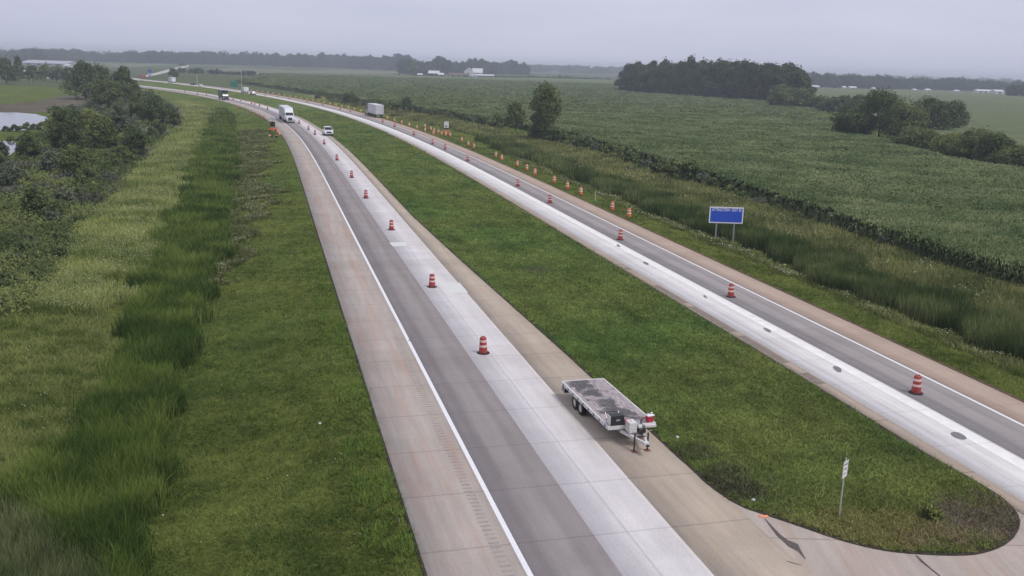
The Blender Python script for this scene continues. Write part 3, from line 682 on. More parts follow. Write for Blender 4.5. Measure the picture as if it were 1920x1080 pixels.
# ------------------------------------------------------------------ trees
def crown(rad, cz, ncl, nlf, size, c0, c1, g, squash=.5, low=-.75, cxy=(0, 0), taper=None):
    rad = np.array(rad, float); kk_ = np.arange(ncl) + .5; zz_ = 1 - 2 * kk_ / ncl; an_ = kk_ * 2.39996 + g.random() * 6.28; rs_ = np.sqrt(1 - zz_ ** 2)
    d = np.stack([rs_ * np.cos(an_), rs_ * np.sin(an_), zz_], 1) + g.normal(size=(ncl, 3)) * .22; d /= np.linalg.norm(d, axis=1)[:, None]
    d[:, 2] = np.where(d[:, 2] < low, -d[:, 2], d[:, 2])
    rr = .5 + .45 * g.random(ncl) ** .7; cen = d * rr[:, None] * rad
    crd = (.26 + .24 * g.random(ncl)) * rad.mean(); tone = g.random(ncl)
    k = g.integers(0, ncl, nlf); q = g.normal(size=(nlf, 3)); q /= np.linalg.norm(q, axis=1)[:, None]
    pos = cen[k] + q * (crd[k] * (.55 + .5 * g.random(nlf) ** .5))[:, None] * np.array([1, 1, .8])
    pos[:, 2] = np.maximum(pos[:, 2], -rad[2] * .98)
    st_ = g.random(nlf) < .07; pos[st_] *= (1 + .22 * g.random((st_.sum(), 1))); tp = g.random() * (.4 if rad[2] > rad[0] else .12) if taper is None else taper; f_ = 1 - tp * np.clip(pos[:, 2] / rad[2], -.6, 1); pos[:, :2] *= f_[:, None]
    nrm = q * .8 + g.normal(size=(nlf, 3)) * .55 + np.array([0, 0, .25]); nrm /= np.linalg.norm(nrm, axis=1)[:, None]
    a = np.cross(nrm, g.normal(size=(nlf, 3))); a /= np.linalg.norm(a, axis=1)[:, None]; b = np.cross(nrm, a)
    s = (size * (.6 + .8 * g.random(nlf)))[:, None]; pos = pos + np.array([cxy[0], cxy[1], cz])
    V = np.stack([pos - a * s, pos - b * s * .6, pos + a * s, pos + b * s * .6], 1).reshape(-1, 3)
    bb = np.arange(nlf)[:, None] * 4; Fc = np.stack([bb + [0, 1, 2], bb + [0, 2, 3]], 1).reshape(-1, 3)
    t = np.clip(tone[k] * .7 + g.random(nlf) * .5 - .1, 0, 1)[:, None]; c = np.array(c0) * (1 - t) + np.array(c1) * t
    return V, Fc, np.repeat(c * (.8 + .4 * g.random((nlf, 1))), 4, 0)
def trunk_mb(h, r, rad, g, cz):
    m = MB(); m.tube((0, 0, -.4), (0, 0, h * .55), r, r * .65, 7); m.tube((0, 0, h * .55), (.1 * r, 0, cz + rad[2] * .5), r * .65, r * .15, 6)
    for i in range(6):
        a = g.random() * 6.28; z0 = h * (.3 + .4 * g.random()); L_ = .65
        m.tube((0, 0, z0), (math.cos(a) * rad[0] * L_, math.sin(a) * rad[1] * L_, z0 + rad[2] * (.25 + .3 * g.random())), r * .35, r * .08, 5)
    return m
DK = ((.042, .066, .028), (.145, .185, .072)); MD = ((.066, .094, .036), (.185, .215, .080)); YL = ((.10, .13, .04), (.26, .285, .095)); GYc = ((.075, .094, .058), (.185, .205, .13))
def tree(label, x, y, w, h, cols=MD, name='tree', cat='tree', group=None, dens=1.0, bare=.12, seed=None, shape=None, tone=1.0, clumps=None):
    g = np.random.default_rng(int(seed if seed is not None else x * 13 + y * 7)); X, Y = G(x, y, -.1)
    W_ = px_w(x, y, w); H_ = max(1.5, up_px(x, y, y - h)); rz_ = H_ * (1 - bare) / 2; cz = H_ - rz_
    ppm = F_PX * 1024 / 1920 / Y; size = max(.16, .95 / ppm)
    area = W_ * 2 * rz_ * 2; n = int(np.clip(dens * area / (size * size * .6) * 2.3, 200, 9000))
    rad = (W_ / 2, W_ / 2 * .9, rz_); root = thing(name, label, cat, (X, Y, -.1), 0, group)
    V, Fc, cc = crown(rad, cz, clumps or int(26 + 20 * g.random()), n, size, cols[0], cols[1], g, taper=shape)
    mesh_tri('crown', V, Fc, LEAF, col=cc * tone, parent=root)
    trunk_mb(H_, max(.08, H_ * .022), rad, g, cz).build('trunk', BARK, root)
    return root
LT = [
 (12, 158, 34, 48, DK, 'dark bushy tree at the left edge above the upper pond'),
 (36, 152, 20, 44, DK, 'narrow pointed dark tree behind the upper pond'),
 (62, 154, 24, 32, MD, 'round tree below the long grey shed'),
 (86, 152, 24, 31, MD, 'low leafy tree second right of the pointed tree'),
 (106, 154, 22, 29, GYc, 'greyish tree below the right end of the long grey shed'),
 (128, 156, 24, 29, DK, 'small dark tree just left of the tall dense tree'),
 (160, 186, 56, 66, DK, 'tall dense dark tree standing highest behind the ponds'),
 (190, 180, 40, 54, DK, 'dark tree close to the right of the tallest dense tree'),
 (205, 212, 56, 62, MD, 'broad tree in front of the tall dense dark trees'),
 (236, 200, 44, 72, DK, 'upright dark tree by the bend of the left carriageway'),
 (218, 182, 24, 46, GYc, 'slim greyish tree left of the bend tree'),
 (130, 294, 56, 90, DK, 'tall dark tree between the upper pond and the brush'),
 (112, 262, 36, 52, YL, 'yellow green tree at the right end of the upper pond'),
 (168, 262, 46, 58, YL, 'light green tree right of the tall pond tree'),
 (57, 306, 38, 56, DK, 'dark tree standing right of the lower pond'),
 (196, 290, 52, 70, MD, 'rounded mid green tree in the middle of the brush'),
 (226, 258, 44, 60, GYc, 'greyish green tree behind the middle of the brush'),
 (252, 296, 40, 58, DK, 'dark tree on the right side of the brush above the meadow'),
 (288, 236, 42, 56, DK, 'dark tree near the right tip of the brush'),
 (312, 240, 36, 46, DK, 'dark bush-like tree second from the right tip of the brush'),
 (328, 240, 24, 30, MD, 'rightmost small tree at the tip of the brush'),
 (262, 232, 40, 58, MD, 'mid green tree behind the right tip of the brush'),
 (6, 312, 22, 46, GYc, 'thin greyish tree at the left edge below the lower pond'),
 (232, 318, 36, 44, MD, 'low tree on the meadow edge of the brush'),
 (150, 336, 62, 58, MD, 'wide low tree in front of the tall pond tree'),
 (108, 326, 50, 42, GYc, 'wide greyish shrub-like tree below the pond tree'),
 (66, 420, 40, 70, DK, 'dark cone shaped tree standing alone on the left slope'),
 (24, 360, 60, 46, GYc, 'greyish low tree at the left edge above the slope'),
 (104, 212, 26, 12, MD, 'low bush-like tree on the brown bank of the upper pond'),
]
for i, (x, y, w, h, c, lab) in enumerate(LT):
    tree(lab, x, y, w, h, c, group='trees in the left brush', seed=100 + i, bare=.05, shape=.5 if 'pointed' in lab or 'cone' in lab or 'slim' in lab or 'upright' in lab else None)
RT = [
 (1020, 266, 46, 104, MD, 'tall narrow tree beside the ditch, tallest along the right verge', .75, .12),
 (966, 248, 36, 56, MD, 'smaller roundish tree left of the tall narrow verge tree', .7, .08),
 (762, 212, 22, 30, DK, 'little dark tree behind the white box trailer on the far verge', .8, .05),
 (655, 194, 22, 22, DK, 'little dark tree in the far verge left of the white box trailer', .8, .05),
 (1012, 262, 40, 34, DK, 'dark bushy tree at the foot of the tall narrow tree', 1, .02),
 (1035, 268, 30, 30, DK, 'dark bush right under the tall narrow tree', 1, .02),
 (1646, 268, 104, 98, DK, 'largest round tree of the clump in the cornfield', 1, .03),
 (1598, 264, 76, 62, DK, 'left shoulder tree of the clump in the cornfield', 1, .03),
 (1694, 272, 80, 74, MD, 'tree right of the largest round tree in the cornfield clump', 1, .03),
 (1742, 252, 76, 64, DK, 'dark tree at the middle back of the cornfield clump', 1, .03),
 (1778, 248, 60, 56, DK, 'dark tree at the right back of the cornfield clump', 1, .03),
 (1720, 288, 80, 44, MD, 'low tree at the front of the cornfield clump', 1, .0),
 (1774, 300, 70, 46, YL, 'light green tree in the gap of the cornfield clump', 1, .0),
 (1822, 308, 74, 62, MD, 'open crowned tree in the right part of the cornfield hedge', .8, .04),
 (1862, 316, 64, 66, DK, 'dark spreading tree second from the right edge of the hedge', .9, .04),
 (1906, 326, 70, 52, MD, 'tree cut by the right edge of the picture in the hedge', .9, .04),
 (1470, 206, 56, 42, MD, 'tree at the right foot of the wood', 1, .0),
 (1506, 208, 48, 40, MD, 'light tree standing just right of the wood', 1, .0),
 (1536, 211, 36, 30, DK, 'small tree second right of the wood', 1, .0),
 (1560, 213, 24, 32, DK, 'thin tree third right of the wood', 1, .0),
 (1580, 213, 26, 34, DK, 'thin tree between the wood and the cornfield clump', 1, .0),
 (1606, 216, 34, 38, DK, 'small tree behind the left shoulder of the cornfield clump', 1, .0),
]
for i, (x, y, w, h, c, lab, dn, br) in enumerate(RT):
    tree(lab, x, y, w, h, c, group='trees by the cornfield', seed=300 + i, dens=dn, bare=br, shape=-.12 if 'tall narrow tree beside' in lab else (.0 if 'cornfield' in lab else None))
# shrubs: four kinds, then copies
protos = []
def shrub_proto(i, cols):
    g = np.random.default_rng(900 + i); V, Fc, cc = crown((1, 1, .8), .72, 12, 900, .15, cols[0], cols[1], g)
    r = thing('shrub', 'x', 'shrub', (0, 0, 0)); mesh_tri('foliage', V, Fc, LEAF, col=cc, parent=r)
    m = MB()
    for k in range(5): a = k * 1.3 + i; m.tube((0, 0, -.2), (.45 * math.cos(a), .45 * math.sin(a), .8), .035, .01, 5)
    m.build('stem', BARK, r); return r
for i, c in enumerate((DK, MD, YL, GYc)): protos.append(shrub_proto(i, c))
used = set()
def shrub(i, X, Y, s, hs, label, group, z=-.1):
    p = protos[i]
    if i in used: o = copy_tree(p, None, (X, Y, z), random.random() * 6.28)
    else: o = p; used.add(i); o.location = (X, Y, z)
    o.scale = (s, s, hs); o['label'] = label; o['group'] = group
kn = ['dark green', 'mid green', 'yellow green', 'greyish green']
P = BRUSH_L; got = 0; g5 = np.random.default_rng(55)
while got < 130:
    Yq = math.exp(g5.uniform(math.log(62), math.log(430))); Xq = g5.uniform(-.62 * Yq, -10); q = np.array([[Xq, Yq]])
    if not inside(q, BRUSH_L)[0] or inside(q, POND1)[0] or inside(q, POND2)[0]: continue
    if inside(q, GP([(-100, 262), (110, 240), (110, 196), (-100, 196)]))[0]: continue
    s = g5.uniform(.55, 1.5) * (.6 + Yq / 400); i = int(g5.choice(4, p=[.36, .26, .1, .28]))
    zn = 'low on the near left slope' if Yq < 105 else 'in the middle of the left brush' if Yq < 170 else 'below the ponds in the left brush' if Yq < 250 else 'at the back of the left brush'
    shrub(i, Xq, Yq, s, s * g5.uniform(.8, 1.5), 'one of the %s shrubs massed %s' % (kn[i], zn), kn[i] + ' shrubs ' + zn, float(gz(q)[0])); got += 1
hedge = [(1050, 270, 30, 24), (1072, 274, 26, 20), (1094, 280, 30, 22), (1118, 287, 24, 18), (1140, 293, 30, 22), (1162, 300, 28, 24), (1186, 310, 30, 22), (1210, 320, 26, 20), (1238, 330, 34, 30), (1262, 338, 36, 36), (1290, 344, 40, 38), (1316, 350, 26, 26), (1340, 356, 30, 20), (1366, 366, 28, 18), (1392, 376, 26, 16), (1420, 388, 30, 18), (1452, 398, 26, 14), (1490, 412, 28, 16), (1640, 456, 30, 22), (1665, 466, 34, 24), (1690, 474, 26, 18),
         (930, 240, 26, 26), (905, 235, 20, 16), (882, 230, 20, 14), (858, 225, 18, 12), (836, 222, 18, 12), (812, 218, 18, 12), (790, 214, 18, 14), (742, 208, 16, 14), (722, 205, 14, 12), (700, 202, 14, 12), (684, 199, 12, 12), (668, 196, 12, 14), (640, 191, 10, 10), (618, 188, 10, 7), (596, 185, 10, 7)]
for j, (x, y, w, h) in enumerate(hedge):
    X, Y = G(x, y); i = [0, 1, 0, 3][j % 4]; W_ = px_w(x, y, w); H_ = up_px(x, y, y - h)
    shrub(i, X, Y, W_ / 2 * 1.1, H_ / 1.45, 'one of the %s shrubs in the hedge between the verge and the cornfield' % kn[i], kn[i] + ' shrubs in the right hedge')
for x, y, w in ((12, 246, 14), (30, 246, 18), (50, 243, 20), (64, 241, 14), (80, 242, 20), (92, 236, 18), (20, 262, 12), (40, 266, 18), (45, 285, 20)):
    X, Y = G(x, y); shrub([0, 3, 1][x % 3], X, Y, px_w(x, y, w) / 2, px_w(x, y, w) * .42, 'one of the low shrubs on the banks of the two ponds', 'shrubs on the pond banks', -.1)
X, Y = G(1745, 972); shrub(2, X, Y, .38, .38, 'small bright yellow green shrub on the nose of the median', 'shrub on the median', .03)
# understorey filling the brush
P = sample(BRUSH_L, 42000, 60, 440, 1.15); P = P[~inside(P, POND1) & ~inside(P, POND2) & ~inside(P, BANK)]; n = len(P); k = 5
PP = np.repeat(np.c_[P, gz(P)], k, 0); m_ = n * k; lo = np.maximum(1, PP[:, 1] / 110); PP[:, :2] += rng.normal(0, .6, (m_, 2)); PP[:, 2] += rng.random(m_) * 1.5 * (.2 + np.repeat(vnoise(P, 3, 61), k))
nr = rng.normal(size=(m_, 3)) + [0, 0, .5]; nr /= np.linalg.norm(nr, axis=1)[:, None]; a = np.cross(nr, rng.normal(size=(m_, 3))); a /= np.linalg.norm(a, axis=1)[:, None]; b = np.cross(nr, a)
s = (.115 * np.maximum(1, PP[:, 1] / 85) * (.6 + .8 * rng.random(m_)))[:, None]; V = np.stack([PP - a * s, PP - b * s * .6, PP + a * s, PP + b * s * .6], 1).reshape(-1, 3)
bb = np.arange(m_)[:, None] * 4; Fc = np.stack([bb + [0, 1, 2], bb + [0, 2, 3]], 1).reshape(-1, 3)
t = np.clip(np.repeat(vnoise(P, 7, 62), k) * 1.2 - .1 + rng.normal(0, .15, m_), 0, 1)[:, None]; u = (np.repeat(vnoise(P, 15, 63), k) > .6)[:, None]
c = np.array([.065, .095, .036]) * (1 - t) + np.array([.21, .245, .085]) * t; c = np.where(u, np.array([.14, .145, .11]) * (.6 + .7 * t), c)
tag(mesh_tri('underbrush', V, Fc, LEAF, col=np.repeat(c, 4, 0)), 'low tangled green brush covering the slope around the left trees', 'brush', kind='stuff')

def wood(name, label, line, step, rows, rowgap, cols, wid, cat, leaf=None, cov=2.2, jit=.18, seed=1, z=-.1):
    g = np.random.default_rng(seed); xs_ = np.array([l[0] for l in line], float); Q = np.array([G(l[0], l[1]) for l in line]); Hh = np.array([up_px(l[0], l[1], l[2]) for l in line])
    s = np.r_[0, np.cumsum(np.linalg.norm(np.diff(Q, axis=0), axis=1))]; parts = []
    for r in range(rows):
        u = 0.0
        while u < s[-1]:
            uu = u + g.normal(0, step * .3); X = np.interp(uu, s, Q[:, 0]); Y = np.interp(uu, s, Q[:, 1]); d = math.hypot(X, Y)
            X, Y = X * (1 + r * rowgap / d), Y * (1 + r * rowgap / d); H_ = np.interp(uu, s, Hh) * (1 + g.normal(0, jit)) * 1.0
            ppm = F_PX * 1024 / 1920 / Y; size = leaf or max(.5, .8 / ppm); W_ = wid * (.8 + .5 * g.random())
            n = int(np.clip(W_ * H_ / (size * size * .6) * cov, 24, 2500))
            v, f, c = crown((W_ / 2, W_ / 2, H_ * .5), H_ * .5 + z, 14, n, size, cols[0], cols[1], g, cxy=(X, Y), low=-2)
            parts.append((v, f, c * (.82 + .36 * g.random()))); u += step
    V, Fc, cc = merge(parts)
    return tag(mesh_tri(name, V, Fc, LEAF, col=cc), label, cat, kind='stuff')
WD = ((.028, .044, .020), (.085, .108, .046))
wood('woodland', 'dense dark wood standing in the cornfield right of centre', [(1172, 174, 128), (1186, 175, 119), (1215, 177, 118), (1260, 180, 115), (1306, 183, 111), (1350, 187, 117), (1392, 190, 112), (1420, 192, 122), (1440, 194, 120), (1478, 198, 124), (1502, 201, 137)], 8.5, 4, 11, WD, 12, 'wood', leaf=.7, cov=2.8, jit=.035, seed=3)
TC = ((.03, .045, .025), (.065, .085, .04))
wood('tree_line', 'long far line of trees on the left horizon', [(190, 116, 108), (215, 116, 102), (240, 117, 100), (290, 119, 97), (340, 120, 100), (400, 121, 97), (440, 122, 100), (500, 124, 101), (560, 126, 103), (630, 127, 104), (690, 130, 108), (745, 132, 106), (770, 134, 109)], 17, 3, 30, TC, 24, 'trees', jit=.10, seed=4)
wood('tree_line', 'far hazy trees behind the long grey shed', [(-40, 112, 102), (20, 113, 100), (45, 114, 96), (90, 113, 94), (140, 114, 95), (185, 115, 100)], 22, 3, 40, TC, 30, 'trees', jit=.06, seed=5)
wood('tree_line', 'trees rising round the farmstead', [(755, 138, 112), (775, 139, 116), (800, 139, 118), (822, 139, 106), (840, 139, 117), (870, 139, 118), (893, 139, 112), (915, 139, 116), (940, 139, 119), (955, 139, 114), (975, 140, 120), (990, 140, 122)], 12, 2, 16, TC, 15, 'trees', jit=.1, seed=6)
wood('tree_line', 'thin far line of trees left of the wood', [(985, 132, 122), (1060, 135, 124), (1120, 137, 125), (1180, 139, 126)], 26, 3, 60, TC, 32, 'trees', jit=.08, seed=7)
wood('field_hedge', 'low dark hedge along the far edge of the cornfield', [(700, 142, 139), (900, 147, 144), (1000, 147.5, 144), (1080, 149, 146), (1170, 151, 147)], 14, 1, 10, TC, 16, 'hedge', jit=.25, seed=8)
wood('tree_line', 'long far line of trees on the right horizon', [(1505, 163, 140), (1540, 164, 139), (1575, 165, 140), (1620, 166, 144), (1680, 167, 147), (1730, 168, 148), (1770, 169, 147), (1820, 170, 152), (1880, 173, 154), (1960, 176, 155), (2060, 180, 158)], 15, 3, 40, TC, 20, 'trees', jit=.12, seed=9)
wood('tree_line', 'dark block of trees at the right edge below the horizon', [(1896, 182, 158), (1915, 183, 155), (1960, 185, 156), (2040, 188, 158)], 8, 2, 12, WD, 11, 'trees', jit=.08, seed=10)
wood('tree_line', 'faint trees on the farthest horizon', [(-300, 105, 96), (100, 109, 99), (500, 121, 111), (960, 133.5, 123.5), (1400, 147, 137), (1920, 163, 153), (2300, 174, 164)], 60, 2, 120, TC, 80, 'trees', jit=.08, seed=11)
wood('field_hedge', 'broken row of low bushes in the field beyond the green sign', [(340, 137, 130), (380, 138, 132), (420, 139, 133), (460, 141, 134), (500, 142, 137)], 9, 1, 8, TC, 9, 'hedge', jit=.4, seed=12)
tree('dark tree behind the white box truck on the far right carriageway', 326, 147, 17, 18, DK, group='trees in the far field', seed=71)
tree('small dark tree at the end of the far side road', 344, 124, 12, 7, DK, group='trees in the far field', seed=72)
tree('round dark tree at the left end of the farmstead', 770, 141, 20, 26, DK, group='trees in the far field', seed=73)
tree('taller tree left of the long white barn roof', 806, 140, 14, 20, DK, group='trees in the far field', seed=74)

# ------------------------------------------------------------------ farm buildings
SIDING = flat('white_siding', (.62, .63, .64), .6); GREYS = flat('grey_siding', (.36, .37, .40), .6); ROOFW = flat('pale_metal_roof', (.58, .58, .60), .4)
ROOFB = flat('brown_roof', (.16, .09, .075), .8); REDS = flat('red_siding', (.32, .12, .10), .8); DARKG = flat('dark_opening', (.02, .02, .025), .3)
def building(label, x, y, w, h, wall, roof, deep=14, gable=False, rz=0, rh=.4, name='barn', cat='building', doors=2, group='farm buildings'):
    X, Y = G(x, y); W_ = px_w(x, y, w); H_ = h * Y / F_PX; root = thing(name, label, cat, (X, Y + deep / 2, -.1), rz, group)
    hw = H_ * (1 - rh); a, b = W_ / 2, deep / 2
    m = MB()
    if gable:   # gable end towards the viewer
        m.add([(-a, -b, 0), (a, -b, 0), (a, -b, hw), (0, -b, H_), (-a, -b, hw), (-a, b, 0), (a, b, 0), (a, b, hw), (0, b, H_), (-a, b, hw)], [(0, 1, 2, 3, 4), (9, 8, 7, 6, 5), (1, 6, 7, 2), (5, 0, 4, 9)]); m.build('wall', wall, root)
        r = MB()
        for s_ in (-1, 1):
            e = a + .5; zr = hw - (H_ - hw) / a * .5
            r.add([(s_ * e, -b - .5, zr), (s_ * e, b + .5, zr), (0, b + .5, H_), (0, -b - .5, H_), (s_ * e, -b - .5, zr + .3), (s_ * e, b + .5, zr + .3), (0, b + .5, H_ + .3), (0, -b - .5, H_ + .3)], [(0, 1, 2, 3), (7, 6, 5, 4), (0, 4, 5, 1), (0, 3, 7, 4), (1, 5, 6, 2)])
        r.build('roof', roof, root)
    else:
        m.box(-a, a, -b, b, 0, hw); m.add([(-a, -b, hw), (-a, b, hw), (-a, 0, H_ - .1)], [(0, 1, 2)]); m.add([(a, -b, hw), (a, b, hw), (a, 0, H_ - .1)], [(0, 2, 1)]); m.build('wall', wall, root)
        r = MB()
        for s_ in (-1, 1):
            r.add([(-a - .4, s_ * (b + .5), hw - .1), (a + .4, s_ * (b + .5), hw - .1), (a + .4, 0, H_), (-a - .4, 0, H_), (-a - .4, s_ * (b + .5), hw + .15), (a + .4, s_ * (b + .5), hw + .15), (a + .4, 0, H_ + .25), (-a - .4, 0, H_ + .25)], [(0, 1, 2, 3), (7, 6, 5, 4), (0, 4, 5, 1), (0, 3, 7, 4), (1, 5, 6, 2)])
        r.build('roof', roof, root)
    for k in range(doors):
        dx = (k - (doors - 1) / 2) * W_ / (doors + .5); dw = min(4, W_ / (doors + 1) * .4)
        MB().box(dx - dw / 2, dx + dw / 2, -b - .06, -b - .004, .1, hw * .75).build('door' if k == 0 else 'window', DARKG, root)
    return root
building('small white shed at the left of the farmstead', 787, 143, 8, 5, SIDING, ROOFW, 9, doors=1)
building('long barn with a pale roof over dark walls left of the farmhouse', 813, 141, 19, 8, ROOFB, ROOFW, 16, rh=.6)
building('low building with white roof in front of the long pale barn', 826, 144, 10, 7, REDS, ROOFW, 10, rh=.5, doors=1)
building('wide low shed with pink grey walls left of the white gabled barn', 860, 144.5, 36, 7, flat('pink_grey_siding', (.50, .42, .43), .7), ROOFB, 14, rh=.35, doors=3)
building('white gabled barn with a dark doorway, biggest of the farmstead', 878, 144, 15, 16, SIDING, ROOFW, 22, gable=True, rh=.35, doors=1)
building('tall pale barn roof right of the gabled barn', 895, 143, 18, 14, SIDING, ROOFW, 16, rh=.55, doors=1)
building('long low white shed at the right end of the farmstead', 908, 146, 34, 6, SIDING, ROOFW, 12, rh=.3, doors=3)
for x, y, w, h, l in ((1022, 134, 16, 4, 'left white shed on the far fields left of the wood'), (1046, 135, 20, 4, 'right white shed on the far fields left of the wood')): building(l, x, y, w, h, SIDING, ROOFW, 14, group='far white buildings', doors=1)
for x, y, w, h, l in ((1530, 165.5, 12, 5, 'white house at the right end of the wood'), (1584, 167, 5, 5, 'narrow white house left of the pair of houses'), (1600, 167.5, 12, 5, 'white house with a broad front on the right horizon'), (1640, 168.5, 7, 4, 'tiny pale house on the right horizon'), (1716, 171, 6, 4, 'small white house in the middle of the right horizon'), (1741, 172, 8, 5, 'small bright house right of the middle of the right horizon'), (1795, 173, 8, 4, 'small white house left of the long white sheds')):
    building(l, x, y, w, h, SIDING, ROOFW, 10, group='far houses', name='house', doors=1)
building('long white shed at the far right', 1848, 174.5, 30, 6, SIDING, ROOFW, 14, group='far houses', doors=3); building('white shed at the right end of the long white shed', 1880, 176, 26, 7, SIDING, ROOFW, 14, group='far houses', doors=2)
building('long grey shed behind the trees at the far left', 82, 122, 82, 8, GREYS, GREYS, 40, rh=.6, group='far left buildings', doors=4)
building('small white house between the left trees', 124, 126, 10, 5, SIDING, ROOFW, 10, group='far left buildings', name='house', doors=1)
building('white shed left of the bend of the carriageway', 138, 136, 12, 5, SIDING, ROOFW, 10, group='far left buildings', name='house', doors=1)
STEEL = flat('galvanised_steel', (.42, .44, .45), .45, .6, var=.08)
Xm, Ym = G(138, 112); rm = thing('radio_mast', 'thin radio mast rising from the far left trees', 'mast', (Xm, Ym, -.1)); m = MB()
for a in range(3): m.tube((.9 * math.cos(a * 2.1), .9 * math.sin(a * 2.1), 0), (.3 * math.cos(a * 2.1), .3 * math.sin(a * 2.1), 29), .22, .12, 5)
m.build('lattice', STEEL, rm); MB().box(-.4, .4, -.4, .4, 29, 30.2).build('beacon', flat('beacon_red', (.35, .05, .04)), rm)

# ------------------------------------------------------------------ traffic barrels
ORANGE = flat('orange_plastic', (.35, .045, .035), .45, var=.18, scale=8); ORANGE2 = flat('fresh_orange_plastic', (.72, .17, .06), .45, var=.15)
REFL = flat('white_reflective_band', (.74, .50, .46), .35, var=.1); REFL2 = flat('clean_reflective_band', (.82, .76, .70), .35, var=.08)
RUBBER = flat('black_rubber', (.014, .013, .014), .8, var=.3, scale=12)
def barrel_proto(om, rm_, base=True):
    r = thing('traffic_barrel', 'x', 'traffic barrel')
    m = MB(); prof = [(.0, 1.04), (.175, 1.04), (.20, 1.01), (.203, .90), (.212, .895), (.215, .74), (.224, .735), (.227, .58), (.236, .575), (.239, .42), (.248, .415), (.251, .26), (.260, .255), (.265, .05), (0, .05)]
    m.lathe(prof, 20).build('body', om, r, smooth=False)
    for z0, z1, ra, rb in ((.745, .89, .219, .2165), (.425, .57, .243, .2405)):
        MB().lathe([(ra - .002, z0), (ra + .003, z0), (rb + .003, z1), (rb - .002, z1)], 20).build('reflective_band', rm_, r)
    hm = MB(); hm.bar((-.09, 0, 1.03), (-.09, 0, 1.10), .02, .03); hm.bar((.09, 0, 1.03), (.09, 0, 1.10), .02, .03); hm.bar((-.1, 0, 1.10), (.1, 0, 1.10), .03, .02); hm.build('handle', om, r)
    rr = .40 if base else .30
    MB().lathe([(0, 0), (rr, 0), (rr, .035), (rr - .05, .06), (.27, .07), (0, .07)], 24).build('rubber_base', RUBBER, r)
    return r
bp = [barrel_proto(ORANGE, REFL), barrel_proto(ORANGE2, REFL2, False)]; bused = set()
def barrel(k, x, y, label, group, z=0.0, tilt=0):
    X, Y = G(x, y, z) if y is not None else x
    if k in bused: o = copy_tree(bp[k], None, (X, Y, z), random.random() * 6)
    else: o = bp[k]; bused.add(k); o.location = (X, Y, z)
    o.rotation_euler = (random.gauss(0, .02), random.gauss(0, .02), o.rotation_euler[2])
    if tilt: o.rotation_euler = (tilt, 0, o.rotation_euler[2])
    o['label'] = label; o['group'] = group
ORD = ['first', 'second', 'third', 'fourth', 'fifth', 'sixth', 'seventh', 'eighth', 'ninth', 'tenth', 'eleventh', 'twelfth', 'thirteenth', 'fourteenth', 'fifteenth', 'sixteenth', 'seventeenth', 'eighteenth', 'nineteenth', 'twentieth']
rowA = [(906, 662), (810, 538), (734, 431), (686, 371.5), (659.5, 333), (632, 300.5), (608, 270.5), (590.5, 252.5), (578.5, 243.5), (561, 232.5), (547, 224.5), (501.7, 205.5), (486.7, 199), (477.5, 196.5), (471.7, 195), (461.7, 190), (451.7, 189.5), (437.5, 187.5)]
for i, (x, y) in enumerate(rowA): barrel(0, x, y, 'striped traffic barrel, %s from the camera along the left carriageway' % ORD[i], 'barrels along the left carriageway')
rowB = [(1717, 737), (1370, 556.5), (1162.5, 449.5), (1031, 380.5), (971, 349.5), (877, 302), (834.6, 280), (811, 270.5), (776, 253.5), (740, 238), (717.5, 229.5), (657, 209.5), (638, 205.5), (605, 197.5), (576, 192), (542.5, 185.5), (521, 182), (497.5, 179.5)]
for i, (x, y) in enumerate(rowB): barrel(0, x, y, 'striped traffic barrel, %s from the camera along the right carriageway' % ORD[i], 'barrels along the right carriageway')
rowC = [(1179.5, 407), (1148, 393.5), (1089, 365), (1064, 354), (1039, 342.5), (1003, 327.5), (988, 319.5), (970, 312), (941, 300.5), (929.5, 294.5), (889, 278), (878, 273.5), (866, 265.5), (844, 256.5), (836, 255), (828, 253.5), (822, 250), (814, 247.5), (808, 244.5), (796.7, 239)]
for i, (x, y) in enumerate(rowC): barrel(1, x, y, 'orange and white barrel on the right grass edge, %s from the camera' % ORD[i], 'barrels standing on the right grass edge', -.06)
Pj = offs('R', OFR[4] + .9); s_ = REF['R'][3]; iv = np.where((Pj[:, 1] > 236) & (Pj[:, 0] > -150) & (Pj[:, 1] < 520))[0]; last = -1e9
for i in iv:
    if s_[i] - last >= 8.5:
        last = s_[i]; barrel(1, (Pj[i, 0], Pj[i, 1]), None, 'one of the tiny orange barrels in the far row beyond the white box trailer', 'far row of barrels on the right shoulder', -.06)
for x, y in ((448, 203), (461, 207.5), (471.7, 212.5), (480, 216), (488, 220), (495, 224)): barrel(0, x, y, 'one of the small dark barrels on the left shoulder behind the white lorry', 'barrels on the left shoulder behind the lorry', -.06)
for x, y in ((275, 171), (282.5, 172), (289, 173)): barrel(0, x, y, 'one of three tiny dark barrels where the left carriageway meets the trees', 'three barrels by the far bend', 0)
for x, y in ((346.7, 172.5), (370, 178), (387.5, 179)): barrel(0, x, y, 'one of three faint barrels on the carriageway beyond the dark lorry', 'barrels beyond the dark lorry', 0)
for j, (x, y, t) in enumerate(((524, 254, 0), (518, 256.5, 1.5), (510, 255.5, 1.5), (521, 250, 0))): barrel(1, x, y, ['upright orange barrel nearest the road by the left arrow board', 'orange barrel lying at the foot of the left arrow board', 'orange barrel lying left of the other at the left arrow board', 'upright orange barrel behind the one nearest the road at the left arrow board'][j], 'barrels round the left arrow board', -.05 + (.25 if t else 0), t)

